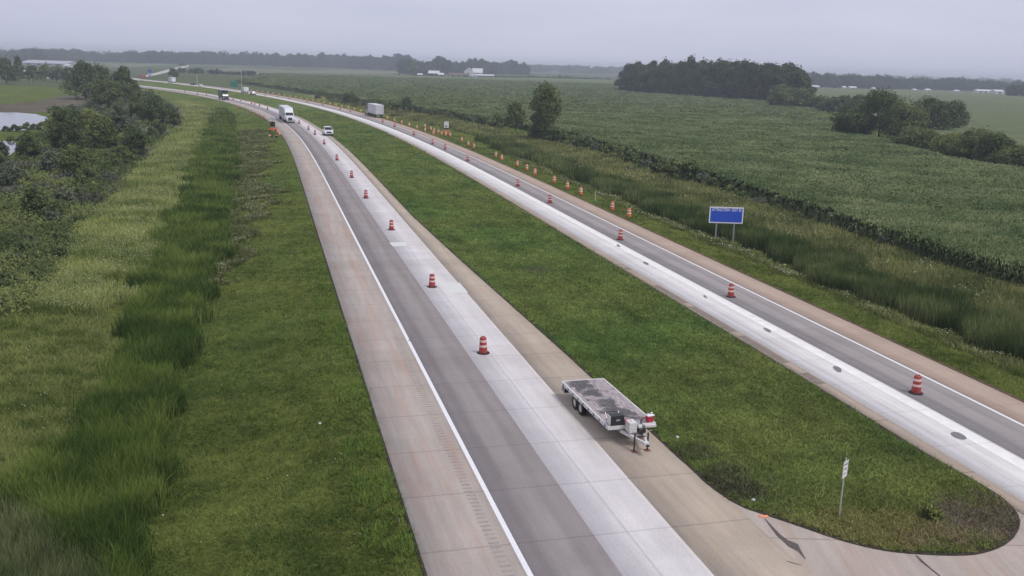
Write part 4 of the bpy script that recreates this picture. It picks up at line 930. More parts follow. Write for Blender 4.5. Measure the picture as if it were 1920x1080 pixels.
# ------------------------------------------------------------------ vehicles
WPAINT = flat('white_vehicle_paint', (.72, .73, .76), .3, var=.03, coat=.4); DPAINT = flat('dark_blue_vehicle_paint', (.025, .025, .06), .3, var=.1, coat=.5)
BPAINT = flat('black_vehicle_paint', (.018, .018, .022), .3, coat=.4); GPAINT = flat('grey_vehicle_paint', (.16, .16, .18), .3, coat=.4); TRW = flat('white_trailer_panel', (.60, .60, .63), .45, var=.04)
GLASS = flat('dark_vehicle_glass', (.015, .018, .022), .08, var=.1); CHROME = flat('chrome', (.6, .6, .62), .2, 1); RIM = flat('white_wheel_rim', (.55, .54, .52), .5); HEADL = flat('headlamp_lens', (.75, .76, .8), .1); TAILR = flat('red_tail_lens', (.35, .02, .02), .25)
REDP = flat('red_vehicle_paint', (.42, .05, .05), .35, coat=.3); BLUP = flat('blue_panel', (.05, .08, .32), .45)
def wheel(parent, x, y, r, w, side, rim=None):
    "tyre and rim, axle along x"
    t = MB().lathe([(r * .58, -w / 2), (r * .93, -w / 2), (r, -w * .38), (r, w * .38), (r * .93, w / 2), (r * .58, w / 2), (r * .55, 0), (r * .58, -w / 2)], 22, axis='x', c=(0, 0, 0)).build('wheel', RUBBER, parent); t.location = (x, y, r)
    MB().lathe([(0, side * w * .32), (r * .2, side * w * .44), (r * .22, side * w * .2), (r * .5, side * w * .25), (r * .6, side * w * .44)], 22, axis='x').build('rim', rim or RIM, t); return t
def semi(label, loc, rz, cab=WPAINT, box=TRW, length=15.5, group=None, name='semi_truck'):
    r = thing(name, label, 'lorry', loc, rz, group)       # nose at +y
    H_ = 4.0; m = MB(); m.box(-1.28, 1.28, -length - 5.6, -5.6, 1.05, H_); m.build('trailer_box', box, r, bevel=.04)
    m = MB()
    for i in range(10): y = -5.6 - (i + .5) * length / 10; m.box(1.28, 1.30, y - .03, y + .03, 1.1, H_ - .1); m.box(-1.30, -1.28, y - .03, y + .03, 1.1, H_ - .1)
    m.build('side_post', box, r)
    m = MB()
    for s_ in (-1, 1): m.box(s_ * .62 - .56, s_ * .62 + .56, -length - 5.64, -length - 5.602, 1.15, H_ - .12)
    m.build('rear_door', box, r); m = MB()
    for x in (-.35, .35, -.9, .9): m.tube((x, -length - 5.67, 1.2), (x, -length - 5.67, H_ - .2), .025, n=6)
    m.build('door_bar', STEEL, r)
    MB().bar((-1.2, -length - 5.6, .55), (1.2, -length - 5.6, .55), .1, .12).build('rear_bumper', STEEL, r)
    MB().box(-.5, .5, -length - 5.2, -6, .85, 1.05).build('trailer_frame', BPAINT, r)
    for s_ in (-1, 1):
        MB().box(s_ * 1.15 - .1, s_ * 1.15 + .1, -length - 5.68, -length - 5.61, .85, 1.0).build('tail_light', TAILR, r)
        for y in (-length - 3.9, -length - 2.6, -6.9, -5.6, -1.25): wheel(r, s_ * (1.08 if y > -2 else 1.02), y, .51, .32 if y > -2 else .5, s_)
        MB().box(s_ * 1.0 - .25, s_ * 1.0 + .25, -length - 3.2, -length - 3.18, .3, .9).build('mudflap', BPAINT, r)
    # tractor: bonnet, cab, sleeper with roof fairing
    m = MB(); m.prism([(0, .75), (0.02, 1.35), (-.15, 1.72), (-1.75, 1.95), (-1.9, .75)], -1.0, 1.0, inset=lambda z: .12 if z > 1.5 else 0); m.build('bonnet', cab, r, bevel=.06)
    m = MB(); m.prism([(-1.76, .8), (-1.76, 1.96), (-2.35, 2.75), (-2.6, 3.0), (-3.3, 3.78), (-4.9, 3.98), (-4.95, .8)], -1.22, 1.22, inset=lambda z: .1 if z > 2.7 else 0); m.build('cab', cab, r, bevel=.05)
    MB().add([(-1.08, -1.80, 2.03), (1.08, -1.80, 2.03), (1.0, -2.33, 2.78), (-1.0, -2.33, 2.78)], [(0, 1, 2, 3)]).build('windscreen', GLASS, r)
    for s_ in (-1, 1):
        MB().add([(s_ * 1.226, -2.0, 2.0), (s_ * 1.226, -3.0, 2.0), (s_ * 1.226, -3.0, 2.65), (s_ * 1.226, -2.4, 2.65)], [(0, 1, 2, 3)]).build('side_window', GLASS, r)
        MB().box(s_ * .8 - .17, s_ * .8 + .17, .0, .05, .98, 1.25).build('headlight', HEADL, r)
        mm = MB(); mm.box(s_ * 1.5 - .09, s_ * 1.5 + .09, -1.95, -1.85, 1.9, 2.6); mm.bar((s_ * 1.2, -1.95, 2.2), (s_ * 1.45, -1.92, 2.2), .04, .04); mm.build('mirror', BPAINT, r)
        MB().tube((s_ * 1.05, -3.2, .75), (s_ * 1.05, -4.8, .75), .3, n=14).build('fuel_tank', CHROME, r)
        MB().box(s_ * 1.05 - .22, s_ * 1.05 + .22, -1.95, -.55, 1.03, 1.12).build('mudguard', cab, r)
    MB().box(-.55, .55, .01, .06, .85, 1.55).build('grille', BPAINT, r); MB().box(-1.1, 1.1, -.1, .16, .42, .8).build('bumper', CHROME if cab is WPAINT else BPAINT, r)
    MB().box(-.45, .45, -5.9, -1.9, .6, .85).build('chassis', BPAINT, r); return r
def yaw(T): return math.atan2(T[1], T[0]) - math.pi / 2
def road_T(side, x, y):
    p = G(x, y); i, lat = near_road(side, p); return p, REF[side][1][i], lat
p, T, _ = road_T('L', 536, 231.5); semi('white articulated lorry with sleeper cab coming towards the camera on the left carriageway', (*at_Y('L', p[1], 5.15)[0], 0), yaw(-T), group='lorries on the highway')
p, T, _ = road_T('R', 712, 221); L_ = 12.5; q = np.array(p) + T * (L_ + 5.6); _, T2, _ = (None, REF['R'][1][near_road('R', q)[0]], None); d = (q - p) / np.linalg.norm(q - p)
semi('white box trailer behind a dark blue tractor driving away on the right carriageway', (*q, 0), yaw(d), cab=DPAINT, length=L_, group='lorries on the highway')
def box_truck(label, loc, rz, body, boxm, length=6.5, hgt=3.3, group=None, name='box_truck'):
    r = thing(name, label, 'lorry', loc, rz, group)
    MB().box(-1.2, 1.2, -length - 1.9, -1.95, .95, hgt).build('cargo_box', boxm, r, bevel=.04)
    m = MB(); m.prism([(0, .55), (0, 1.2), (-.6, 1.45), (-1.0, 2.25), (-1.9, 2.3), (-1.9, .55)], -1.02, 1.02); m.build('cab', body, r, bevel=.05)
    MB().add([(-.9, -.625, 1.53), (.9, -.625, 1.53), (.85, -.985, 2.2), (-.85, -.985, 2.2)], [(0, 1, 2, 3)]).build('windscreen', GLASS, r)
    MB().box(-.6, .6, .01, .04, .75, 1.1).build('grille', BPAINT, r); MB().box(-1.0, 1.0, -.05, .12, .4, .65).build('bumper', BPAINT, r)
    for s_ in (-1, 1):
        MB().box(s_ * .8 - .14, s_ * .8 + .14, .01, .05, .8, 1.02).build('headlight', HEADL, r)
        MB().add([(s_ * 1.026, -.8, 1.5), (s_ * 1.026, -1.75, 1.5), (s_ * 1.026, -1.75, 2.15), (s_ * 1.026, -1.1, 2.15)], [(0, 1, 2, 3)]).build('side_window', GLASS, r)
        for y in (-1.0, -length - .6): wheel(r, s_ * .98, y, .45, .3, s_)
    MB().box(-.45, .45, -length - 1.8, -1.0, .55, .8).build('chassis', BPAINT, r)
    MB().box(-1.0, 1.0, -length - 1.95, -length - 1.905, 1.1, hgt - .2).build('rear_door', boxm, r); return r
p, T, _ = road_T('L', 424, 188); box_truck('dark lorry with a black load body coming round the bend behind the white lorry', (*p, 0), yaw(-T), BPAINT, BPAINT, 6.5, 3.6, 'lorries on the highway').scale = (1.15, 1.15, 1.1)
p, T, _ = road_T('R', 322, 155.5); q = np.array(p) + T * 4; box_truck('white box truck on the far right carriageway below the dark tree', (*q, 0), yaw(T), WPAINT, WPAINT, 6.5, 3.5, 'lorries on the highway')
p, T, _ = road_T('R', 459, 175); q = np.array(p) + T * 3; box_truck('white van body just right of the green sign', (*q, 0), yaw(T), WPAINT, WPAINT, 4.2, 3.0, 'vans on the highway', 'van')
def car(label, loc, rz, paint, hgt=1.5, suv=False, name='car', group='cars on the highway', sc=1.0):
    r = thing(name, label, 'car', loc, rz, group); r.scale = (sc, sc, sc); w = .93; z = 1.78 if suv else 1.45
    m = MB(); m.prism([(0, .35), (0.02, .7), (-.1, .88 if not suv else 1.02), (-1.15, 1.0 if not suv else 1.14), (-4.45, 1.02 if not suv else 1.16), (-4.6, .9), (-4.6, .35)], -w, w, inset=lambda q: .05 if q > .85 else 0); m.build('body', paint, r, bevel=.05)
    b = 1.0 if not suv else 1.13; yr = -4.35 if suv else -3.9
    m = MB(); m.prism([(-1.2, b), (-1.95, z), (yr + .35, z), (yr, b)], -w + .08, w - .08, inset=lambda q: .14 if q > 1.3 else 0); m.build('cabin', paint, r, bevel=.04)
    ws = lambda t: (-1.2 - .75 * t, b + (z - b) * t); y0, z0 = ws(.08); y1, z1 = ws(.9)
    MB().add([(-.76, y0 + .02, z0), (.76, y0 + .02, z0), (.68, y1 + .02, z1), (-.68, y1 + .02, z1)], [(0, 1, 2, 3)]).build('windscreen', GLASS, r)
    MB().add([(-.74, yr - .02 + .03, b + .06), (.74, yr + .01, b + .06), (.66, yr + .27, z - .08), (-.66, yr + .27, z - .08)], [(0, 1, 2, 3)]).build('rear_window', GLASS, r)
    for s_ in (-1, 1):
        x0 = s_ * (w - .07); x1 = s_ * (w - .19)
        MB().add([(x0, -1.5, b + .04), (x0, yr + .3, b + .04), (x1, yr + .5, z - .1), (x1, -2.0, z - .1)], [(0, 1, 2, 3)]).build('side_window', GLASS, r)
        MB().box(s_ * .68 - .16, s_ * .68 + .16, -.03, .035, .62, .8).build('headlight', HEADL, r); MB().box(s_ * .72 - .13, s_ * .72 + .13, -4.63, -4.58, .7, .88).build('tail_light', TAILR, r)
        MB().box(s_ * (w + .1) - .09, s_ * (w + .1) + .09, -1.6, -1.5, b - .02, b + .14).build('mirror', paint, r)
        for y in (-.85, -3.7): wheel(r, s_ * (w - .08), y, .36 if suv else .32, .24, s_)
    MB().box(-.48, .48, .0, .04, .48 if not suv else .6, .68 if not suv else .92).build('grille', BPAINT, r); MB().box(-.9, .9, -.02, .06, .3, .42).build('bumper', BPAINT, r); return r
p, T, _ = road_T('L', 617, 255); car('white off-road car with a black grille at the median side of the left carriageway', (*p, 0), yaw(-T), WPAINT, suv=True, sc=1.12)
p, T, _ = road_T('R', 374, 162); car('small white car far away on the right carriageway', (*p, 0), yaw(T), WPAINT)
p, T, _ = road_T('R', 359, 159.5); car('small dark car ahead of the far white car on the right carriageway', (*p, 0), yaw(T), BPAINT)
p, T, _ = road_T('R', 472, 178); car('grey car behind the white van near the green sign', (*p, 0), yaw(T), GPAINT, suv=True)
p, T, _ = road_T('R', 264, 146); box_truck('red and white lorry where the right carriageway meets the trees', (*p, 0), yaw(T), REDP, REDP, 5, 2.4, 'lorries on the highway')

# ------------------------------------------------------------------ message and speed trailers
def trailer_base(r, paint):
    m = MB(); m.bar((-.7, -1.1, .55), (-.7, 1.0, .55), .1, .12); m.bar((.7, -1.1, .55), (.7, 1.0, .55), .1, .12); m.bar((-.7, -1.1, .55), (.7, -1.1, .55), .1, .12); m.bar((-.7, 1.0, .55), (0, 2.0, .5), .09, .1); m.bar((.7, 1.0, .55), (0, 2.0, .5), .09, .1); m.bar((-.7, 1.0, .55), (.7, 1.0, .55), .1, .1); m.build('frame', paint, r)
    for s_ in (-1, 1): wheel(r, s_ * .88, -.1, .33, .2, s_); MB().box(s_ * .88 - .13, s_ * .88 + .13, -.5, .3, .72, .77).build('mudguard', paint, r)
    MB().box(-.55, .55, -.6, .6, .62, 1.0).build('battery_box', paint, r, bevel=.02)
    for x, y in ((-.7, -1.1), (.7, -1.1), (0, 1.9)): MB().tube((x, y, 0), (x, y, .6), .035, n=6).build('jack', STEEL, r)
X, Y = G(512, 247); ab = thing('arrow_board', 'black arrow board with a solar panel on an orange trailer at the left shoulder', 'arrow board', (X, Y, -.08), R(-12), 'roadwork trailers')
trailer_base(ab, ORANGE2); MB().tube((0, 0, .9), (0, 0, 3.3), .06, n=8).build('mast', STEEL, ab)
bd = MB().box(-.62, .62, -.16, -.06, 1.35, 2.5).build('board', BPAINT, ab, bevel=.02); m = MB()
for i in range(5): m.tube((-.4 + .2 * i, -.17, 1.9), (-.4 + .2 * i, -.19, 1.9), .05, n=8)
m.build('lamp', flat('amber_lens', (.35, .2, .04), .3), bd)
m = MB(); m.add([(-.85, -.55, 3.05), (.85, -.55, 3.05), (.85, .45, 3.45), (-.85, .45, 3.45), (-.85, -.55, 3.1), (.85, -.55, 3.1), (.85, .45, 3.5), (-.85, .45, 3.5)], [(3, 2, 1, 0), (4, 5, 6, 7), (0, 1, 5, 4), (1, 2, 6, 5), (2, 3, 7, 6), (3, 0, 4, 7)]); m.build('solar_panel', flat('solar_cells', (.22, .25, .30), .25, var=.15), ab)
X, Y = G(837, 252); sb = thing('speed_display', 'white speed panel with a black dot on a trailer among orange barrels, right verge', 'speed display', (X, Y, -.08), R(-8), 'roadwork trailers')
trailer_base(sb, ORANGE2); MB().tube((-.3, 0, .9), (-.3, 0, 1.9), .05, n=8).build('mast', STEEL, sb); MB().tube((.3, 0, .9), (.3, 0, 1.9), .05, n=8).build('mast', STEEL, sb)
pn = MB().box(-.58, .58, -.12, -.02, 1.75, 3.25).build('sign_panel', flat('white_sign_sheet', (.78, .78, .78), .4, var=.03), sb, bevel=.01); MB().lathe([(0, -.002), (.22, -.002), (.22, .02), (0, .02)], 20).build('dot', BPAINT, pn)
pn.children[0].rotation_euler = (math.pi / 2, 0, 0); pn.children[0].location = (-.03, -.125, 2.15)
MB().box(-.5, .5, -.14, .1, 1.35, 1.72).build('control_box', BPAINT, sb)

# ------------------------------------------------------------------ signs and poles
WHT = flat('white_sign_face', (.78, .78, .80), .45, var=.03); BLU = flat('blue_sign_face', (.022, .085, .52), .45, var=.06, scale=2); GRN = flat('green_sign_face', (.02, .20, .13), .45, var=.1); BLK = flat('black_lettering', (.02, .02, .022), .6)
def two_post_sign(name, label, pa, pb, ytop, ybot, wfac, face, border, txt, rows, size):
    A = np.array(G(*pa)); B = np.array(G(*pb)); c = (A + B) / 2; d = (B - A); L_ = np.linalg.norm(d); rz_ = math.atan2(d[1], d[0])
    xm, ym = (pa[0] + pb[0]) / 2, (pa[1] + pb[1]) / 2; zt, zb = up_px(xm, ym, ytop), up_px(xm, ym, ybot); w = L_ * wfac / 2
    r = thing(name, label, 'sign', (c[0], c[1], -.1), rz_)
    zt += .1; zb += .1
    pnl = MB().box(-w, w, -.06, -.03, zb, zt).build('panel', border, r, bevel=.008)
    e = min(.14, (zt - zb) * .07); MB().box(-w + e, w - e, -.066, -.061, zb + e, zt - e).build('face', face, pnl)
    for k, (s, zz, sz, sx) in enumerate(rows):
        t_ = text_mesh(s, (zt - zb) * .25, WHT, pnl, (0, -.0665, zb + (zt - zb) * zz), (math.pi / 2, 0, 0)); t_.scale[0] = 2 * w * .86 / max(v.co.x for v in t_.data.vertices) / 2
    for s_ in (-1, 1): MB().box(s_ * L_ / 2 - .06, s_ * L_ / 2 + .06, -.029, .09, -.3, zt - .1).build('post', STEEL, r)
    m = MB()
    for z in (zb + (zt - zb) * .25, zb + (zt - zb) * .75): m.box(-w + .1, w - .1, -.0295, -.005, z - .04, z + .04)
    m.build('rail', STEEL, r); return r
two_post_sign('attraction_sign', 'blue sign with a white border and one line of lettering on two steel posts', (1341.5, 446), (1374.5, 447), 388, 418.5, 1.92, BLU, WHT, '', [('ATTRACTION - EXIT 42', .82, .38, .86)], .3)
two_post_sign('guide_sign', 'small green guide sign on posts beside the far right carriageway', (435, 168), (445, 168.5), 152, 164, 1.55, GRN, flat('green_border', (.2, .38, .32)), '', [], .3)
X, Y = G(281, 145); bs = thing('service_sign', 'tall blue and pale sign beside the far bend', 'sign', (X, Y, -.1)); MB().box(-1.4, 1.4, -.1, 0, 3.6, 6).build('panel', BLUP, bs); MB().box(-1.2, 1.2, -.1, 0, .8, 3.58).build('lower_panel', flat('pale_blue_panel', (.35, .38, .55)), bs)
for s_ in (-1, 1): MB().box(s_ * 1.0 - .1, s_ * 1.0 + .1, .002, .15, -.2, 5.8).build('post', STEEL, bs)
# small white sign on the median nose
X, Y = G(1574, 968); H_ = up_px(1574, 968, 858); sn = thing('road_sign', 'narrow white sign with black lettering on a slim steel post on the median nose', 'sign', (X, Y, 0), math.atan2(.73, .68))
m = MB(); m.box(-.028, .028, -.006, .006, 0, H_); m.box(-.028, -.018, .0065, .03, 0, H_); m.box(.018, .028, .0065, .03, 0, H_); m.build('post', flat('pale_steel_post', (.52, .56, .50), .5, .2), sn)
pt, pb_ = H_ - .12, H_ - .86; pnl = MB().box(-.23, .23, -.014, -.008, pb_, pt).build('panel', WHT, sn, bevel=.003); 
m = MB()
for a in ((-.215, .215, -.0162, -.0146, pt - .02, pt - .012), (-.215, .215, -.0162, -.0146, pb_ + .012, pb_ + .02), (-.215, -.207, -.0162, -.0146, pb_ + .0205, pt - .0205), (.207, .215, -.0162, -.0146, pb_ + .0205, pt - .0205)): m.box(*a)
m.build('border', BLK, pnl)
for k, s in enumerate(('AUTHORIZED', 'VEHICLES', 'ONLY')): text_mesh(s, .115, BLK, pnl, (0, -.0148, pt - .16 - k * .2), (math.pi / 2, 0, 0), ext=.0008, sx=.46)
def pole(label, x, y, ytop, r0, mat):
    X, Y = G(x, y); h = up_px(x, y, ytop); r = thing('pole', label, 'pole', (X, Y, -.1), 0); MB().tube((0, 0, 0), (0, 0, h), r0, r0 * .6, 10).build('shaft', mat, r); MB().box(-.3, .3, -.25, .25, h, h + .5).build('camera_head', mat, r); MB().box(-.25, .25, r0, r0 + .3, 1.2, 2.2).build('cabinet', mat, r)
pole('tall slender grey pole right of the green guide sign', 453.5, 171, 138, .22, STEEL); pole('short yellowish pole left of the green guide sign', 370, 159, 141, .2, flat('yellow_pole', (.45, .38, .2)))
# reflector post on the right verge
X, Y = G(1116, 379); dl = thing('marker_post', 'thin pale marker post with a green base on the right grass edge', 'marker post', (X, Y, -.1)); MB().box(-.04, .04, -.01, .01, 0, 1.7).build('post', flat('pale_marker', (.5, .5, .45)), dl); MB().lathe([(0, 0), (.2, 0), (.16, .35), (0, .38)], 12).build('base', flat('green_plastic', (.05, .2, .1)), dl)

# ------------------------------------------------------------------ flatbed trailer
ZD = .88
def wood_deck():
    m, nt, p, o = newmat('weathered_deck_boards'); tc = N(nt, 'ShaderNodeTexCoord'); ob = tc.outputs['Object']
    mpn = N(nt, 'ShaderNodeMapping'); mpn.inputs['Scale'].default_value = (5.2, .9, 1); nt.links.new(ob, mpn.inputs[0])
    gr = noise(nt, mpn.outputs[0], 2.4, 6, .7); bl = noise(nt, ob, 1.0, 5, .65); sp_ = noise(nt, ob, 7, 4, .7)
    col = ramp(nt, gr, [(.3, (.16, .13, .13)), (.48, (.34, .29, .29)), (.68, (.52, .47, .47))])
    ax = N(nt, 'ShaderNodeSeparateXYZ'); nt.links.new(ob, ax.inputs[0])
    # oily dark patch along the middle
    dx = math_(nt, 'MULTIPLY', math_(nt, 'ABSOLUTE', math_(nt, 'SUBTRACT', ax.outputs[0], math_(nt, 'MULTIPLY', ax.outputs[1], -.06))), .42)
    k = math_(nt, 'SUBTRACT', math_(nt, 'ADD', bl, math_(nt, 'MULTIPLY', math_(nt, 'SUBTRACT', .62, dx), .42)), .12)
    col = mixc(nt, ramp(nt, k, [(.52, (0, 0, 0)), (.62, (.88,) * 3)]), col, (.055, .055, .06))
    col = mixc(nt, ramp(nt, sp_, [(.60, (0, 0, 0)), (.68, (.6,) * 3)]), col, (.62, .58, .57))
    col = mixc(nt, ramp(nt, noise(nt, mpn.outputs[0], 1.1, 5, .7), [(.55, (0, 0, 0)), (.66, (.7,) * 3)]), col, (.06, .055, .06))
    fr = math_(nt, 'FRACT', math_(nt, 'MULTIPLY', ax.outputs[0], 1 / .19)); col = mixc(nt, 1, col, ramp(nt, fr, [(0, (.25,) * 3), (.06, (1, 1, 1))]), 'MULTIPLY')
    nt.links.new(col, p.inputs['Base Color']); p.inputs['Roughness'].default_value = .85; bump(nt, p, gr, .01, .6); return m
FW = flat('worn_white_steel', (.62, .60, .58), .5, var=.2, scale=14)
bk = (np.array(G(1055, 713, ZD)) + np.array(G(1129, 711, ZD))) / 2; ft = (np.array(G(1222, 789, ZD)) + np.array(G(1148, 805, ZD))) / 2
cx_, cy_ = (bk + ft) / 2; dd = (ft - bk); TLh = np.linalg.norm(dd) / 2; TW = 1.24
tr = thing('flatbed_trailer', 'white framed flatbed trailer with weathered boards parked on the tan shoulder', 'trailer', (cx_, cy_, 0), yaw(dd / np.linalg.norm(dd)))
MB().box(-TW + .09, TW - .09, -TLh + .08, TLh - .08, ZD - .06, ZD).build('deck', wood_deck(), tr)
for s_ in (-1, 1):
    rl = MB().box(s_ * (TW - .045) - .045, s_ * (TW - .045) + .045, -TLh, TLh, ZD - .17, ZD + .02).build('side_rail', FW, tr, bevel=.01); m = MB()
    for i in range(9): y = -TLh + .4 + i * (2 * TLh - .8) / 8; MB().box(s_ * (TW + .012) - .012, s_ * (TW + .012) + .012, y - .05, y + .05, ZD - .13, ZD - .03).build('stake_pocket', BPAINT, rl)
MB().box(-TW + .09, TW - .09, TLh - .08, TLh, ZD - .17, ZD + .02).build('front_rail', FW, tr, bevel=.01); MB().box(-TW + .09, TW - .09, -TLh, -TLh + .08, ZD - .24, ZD + .02).build('rear_rail', FW, tr, bevel=.01)
m = MB()
for i in range(8): y = -TLh + .4 + i * (2 * TLh - .8) / 7; m.box(-TW + .1, TW - .1, y - .04, y + .04, ZD - .15, ZD - .065)
m.build('cross_member', BPAINT, tr)
m = MB(); m.box(-.62, -.50, -TLh + .1, TLh - .1, ZD - .38, ZD - .155); m.box(.50, .62, -TLh + .1, TLh - .1, ZD - .38, ZD - .155); m.build('chassis_beam', flat('greyed_steel', (.25, .25, .25), .6), tr)
for s_ in (-1, 1):
    for y in (-.55, -1.40): wheel(tr, s_ * (TW - .18), y, .37, .24, s_, flat('cream_rim', (.62, .58, .5), .5)) 
    MB().box(s_ * 1.0 - .14, s_ * 1.0 + .14, -TLh - .01, -TLh + .03 - .031, ZD - .42, ZD - .245).build('tail_light', TAILR, tr)
    MB().box(s_ * (TW - .2) - .16, s_ * (TW - .2) + .16, -TLh + .02, -TLh + .5, ZD - .5, ZD - .25).build('rear_step', BPAINT, tr)
for y in (-.55, -1.40): MB().tube((-TW + .3, y, .37), (TW - .3, y, .37), .05, n=8).build('axle', BPAINT, tr)
# tongue
tn = MB(); tn.bar((.55, TLh - .05, ZD - .28), (.06, TLh + 1.55, ZD - .30), .10, .14); tn.bar((-.55, TLh - .05, ZD - .28), (-.06, TLh + 1.55, ZD - .30), .10, .14); tn.box(-.42, .42, TLh + .5, TLh + .6, ZD - .34, ZD - .24); tn.build('tongue', FW, tr)
MB().box(-.13, .13, TLh + 1.5, TLh + 1.72, ZD - .38, ZD - .20).build('coupler_plate', FW, tr, bevel=.02); MB().lathe([(.05, 0), (.09, 0), (.09, .05), (.05, .05), (.05, 0)], 14, c=(0, TLh + 1.82, ZD - .34)).build('tow_ring', BPAINT, tr)
for s_ in (-1, 1):
    j = MB().box(s_ * .34 - .03, s_ * .34 + .03, TLh + 1.06, TLh + 1.12, .03, ZD + .02).build('jack', BPAINT, tr); MB().box(s_ * .34 - .13, s_ * .34 + .13, TLh + .97, TLh + 1.22, 0, .03).build('foot', flat('rusty_steel', (.18, .08, .045), .8), j)
    MB().tube((s_ * .34, TLh + 1.1, ZD + .1), (s_ * .52, TLh + 1.1, ZD + .14), .015, n=6).build('crank', STEEL, j)
tb = MB().box(.42, 1.12, TLh - .42, TLh - .02, ZD + .025, ZD + .52).build('tool_box', flat('black_tool_box', (.022, .023, .026), .5), tr, bevel=.02); MB().box(1.121, 1.15, TLh - .40, TLh - .04, ZD + .05, ZD + .5).build('side_panel', FW, tb); MB().box(.65, .85, TLh - .019, TLh + .0, ZD + .26, ZD + .34).build('latch', STEEL, tb)
m = MB(); m.bar((1.1, TLh - .42, ZD + .03), (1.1, TLh - .80, ZD + .45), .03, .03); m.bar((1.1, TLh - .80, ZD + .45), (.42, TLh - .80, ZD + .45), .03, .03); m.bar((.42, TLh - .42, ZD + .03), (.42, TLh - .80, ZD + .45), .03, .03); m.build('grab_rail', BPAINT, tr)
MB().box(.16, .40, TLh - .16, TLh - .01, ZD + .025, ZD + .28).build('warning_panel', flat('red_panel', (.38, .08, .09), .5), tr, bevel=.01)
hb = MB().box(.02, .42, TLh + .12, TLh + .62, ZD - .16, ZD + .36).build('hydraulic_box', FW, tr, bevel=.02); MB().tube((.22, TLh + .37, ZD + .36), (.22, TLh + .37, ZD + .44), .06, n=12).build('filler_cap', WHT, hb)
en = MB().box(-.40, -.04, TLh + .18, TLh + .72, ZD - .16, ZD + .10).build('engine', BPAINT, tr, bevel=.03); MB().lathe([(0, .10), (.14, .10), (.16, .13), (.16, .20), (.10, .24), (0, .24)], 16, c=(-.2, TLh + .42, ZD)).build('flywheel_cover', CHROME, en); MB().tube((-.34, TLh + .25, ZD + .1), (-.34, TLh + .25, ZD + .34), .05, n=10).build('exhaust', BPAINT, en); MB().lathe([(0, 0), (.1, 0), (.11, .04), (.09, .12), (0, .14)], 14, c=(-.12, TLh + .62, ZD + .1)).build('air_filter', FW, en)
m = MB(); m.tube((-.1, TLh + .8, ZD - .16), (-.1, TLh + .8, ZD + .08), .08, n=12); m.tube((.1, TLh + .95, ZD - .2), (-.12, TLh + 1.2, ZD - .1), .035, n=8); m.tube((-.3, TLh + .1, ZD - .05), (.0, TLh + .1, ZD + .12), .03, n=8); m.build('hydraulic_hose', BPAINT, tr)
MB().box(-1.2, -.62, TLh + .002, TLh + .16, ZD - .14, ZD - .02).build('front_bracket', FW, tr, bevel=.01)
cn = thing('fuel_can', 'red fuel can with a white top at the front right corner of the flatbed', 'fuel can', tuple(tr.matrix_basis @ Vector((-.98, TLh - .18, ZD + .025))), tr.rotation_euler[2] + .2)
MB().box(-.17, .17, -.12, .12, 0, .30).build('body', flat('red_plastic', (.45, .03, .06), .4), cn, bevel=.04); MB().box(-.2, .2, -.13, .13, .302, .36).build('lid', WHT, cn, bevel=.02); MB().tube((-.1, 0, .36), (-.1, 0, .46), .045, n=10).build('cap', WHT, cn); MB().tube((.12, 0, .36), (.12, 0, .42), .045, n=10).build('cap', WHT, cn); MB().bar((.16, 0, .25), (.42, 0, .2), .04, .04).build('spout', flat('red_spout', (.35, .04, .04), .5), cn)

# ------------------------------------------------------------------ small things on the road
PATCH = flat('dark_wet_patch', (.17, .165, .17), .7, var=.25, scale=3); PALE = flat('fresh_concrete_patch', (.60, .61, .57), .8, var=.08)
def flatpatch(pts, mat, z): return poly_obj('road_stain', smooth_poly(GP(pts), 2) if mat is PATCH else GP(pts), z, mat)
for x, y, w in ((1797, 817, 17), (1570, 692, 11), (1438, 619, 9), (1212, 494, 7), (1160, 461, 5), (1322, 556, 5)):
    h = w * .48; J_ = [random.uniform(.6, 1.15) for _ in range(8)]; flatpatch([(x + w * J_[i] * math.cos(i * .785) * (1.0), y + h * J_[i] * math.sin(i * .785) + w * .35 * math.cos(i * .785)) for i in range(8)] if x != 1797 else [(x - w, y - h * .7), (x - w * .2, y - h), (x + w * .7, y - h * .1), (x + w, y + h * .8), (x + w * .3, y + h), (x - w * .6, y + h * .3)], PATCH, .005)
flatpatch([(822, 530), (862, 530), (878, 549), (836, 550)], PALE, .004); flatpatch([(730, 455), (760, 454), (764, 461), (736, 462)], PALE, .004)
flatpatch([(668, 439), (690, 438), (691, 441), (669, 441.5)], PATCH, .004); flatpatch([(764, 637), (786, 635), (787, 638), (766, 639)], PATCH, .004)
CRACK = flat('crack_sealant', (.09, .075, .07), .9, var=.2)
def crack(pts, w):
    Q = GP(pts); a = np.gradient(Q, axis=0); a /= np.linalg.norm(a, axis=1)[:, None]; n_ = np.stack([-a[:, 1], a[:, 0]], 1) * np.array(w)[:, None] / 2
    poly_obj('road_crack', np.vstack([Q + n_, (Q - n_)[::-1]]), .003, CRACK)
crack([(1434, 972), (1447, 988), (1460, 1003), (1472, 1013), (1487, 1022), (1500, 1034), (1510, 1048)], [.03, .10, .18, .22, .45, .12, .03]); crack([(1718, 1041), (1728, 1052), (1745, 1066), (1765, 1082), (1790, 1104)], [.05, .12, .06, .06, .05]); crack([(1475, 1052), (1488, 1056), (1504, 1060)], [.04, .07, .02])
tag(MB().box(-.2, .2, -.09, .09, 0, .03, tx=.05, ty=.03).build('paint_marker', flat('orange_marking_paint', (.75, .28, .16), .8)), 'orange scrap lying where the median grass meets the crossover', 'debris').location = (*G(1432, 968), .0)
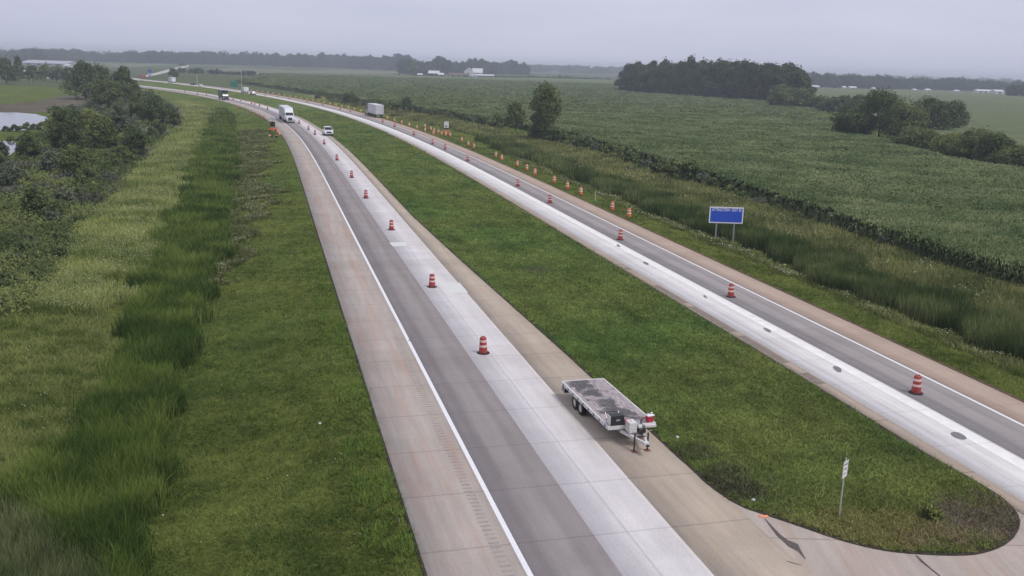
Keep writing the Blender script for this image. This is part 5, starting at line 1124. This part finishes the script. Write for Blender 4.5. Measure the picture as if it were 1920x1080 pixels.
RUM = flat('rumble_groove', (.29, .26, .235), .9, var=.25, scale=4)
m = MB(); P, T, n_, s_ = REF['L']
for i in np.arange(0, 62, .34):
    k = int(i); fr_ = i - k; b_ = P[k] * (1 - fr_) + P[k + 1] * fr_; t = T[k]; nn = n_[k]
    if (b_[1] > 70): break
    a_ = b_ + nn * 2.62; c_ = b_ + nn * 3.02; e = t * .055
    m.add([(*(a_ - e), .003), (*(c_ - e), .003), (*(c_ + e), .003), (*(a_ + e), .003)], [(0, 1, 2, 3)])
tag(m.build('rumble_strip', RUM), kind='structure')
TW2 = flat('dark_inset_patch', (.20, .165, .135), .9, var=.2, scale=2)
Pr, Tr, nr_, sr_ = REF['R']
for s0, s1 in ((48, 50), (52, 58.5), (59.5, 66), (67, 71), (71.6, 73), (79, 80.5)):
    k = [int(v) for v in np.linspace(s0, s1, 6)]; A = Pr[k] + nr_[k] * .22; B = Pr[k] + nr_[k] * .78; poly_obj('shoulder_patch', np.vstack([A, B[::-1]]), .004, TW2)
WB = flat('pale_litter', (.6, .6, .58), .8)
for j, (x, y) in enumerate(((600, 790), (1270, 822), (1412, 940))):
    o = MB().lathe([(0, 0), (.07, .01), (.09, .05), (.05, .10), (0, .11)], 9).build('stone', WB); o.location = (*G(x, y), .02 if x > 700 else float(gz(np.array([G(x, y)]))[0])); tag(o, ['pale stone in the mown grass of the left verge', 'pale stone on the median beside the flatbed trailer', 'pale stone in the bare soil of the median edge'][j], 'stone', 'pale stones in the grass')

# ------------------------------------------------------------------ haze
hz, nt, p, o_ = newmat('haze'); nt.nodes.remove(p)
pv = N(nt, 'ShaderNodeVolumePrincipled'); pv.inputs['Color'].default_value = (.84, .93, 1.0, 1); pv.inputs['Density'].default_value = .00030; pv.inputs['Anisotropy'].default_value = 0
nt.links.new(pv.outputs[0], o_.inputs['Volume'])
h = MB().box(-5700, 5700, -3100, 5700, -3.0, 36).build('haze', hz); tag(h, kind='stuff')
for me in list(bpy.data.meshes):
    if me.users == 0: bpy.data.meshes.remove(me)
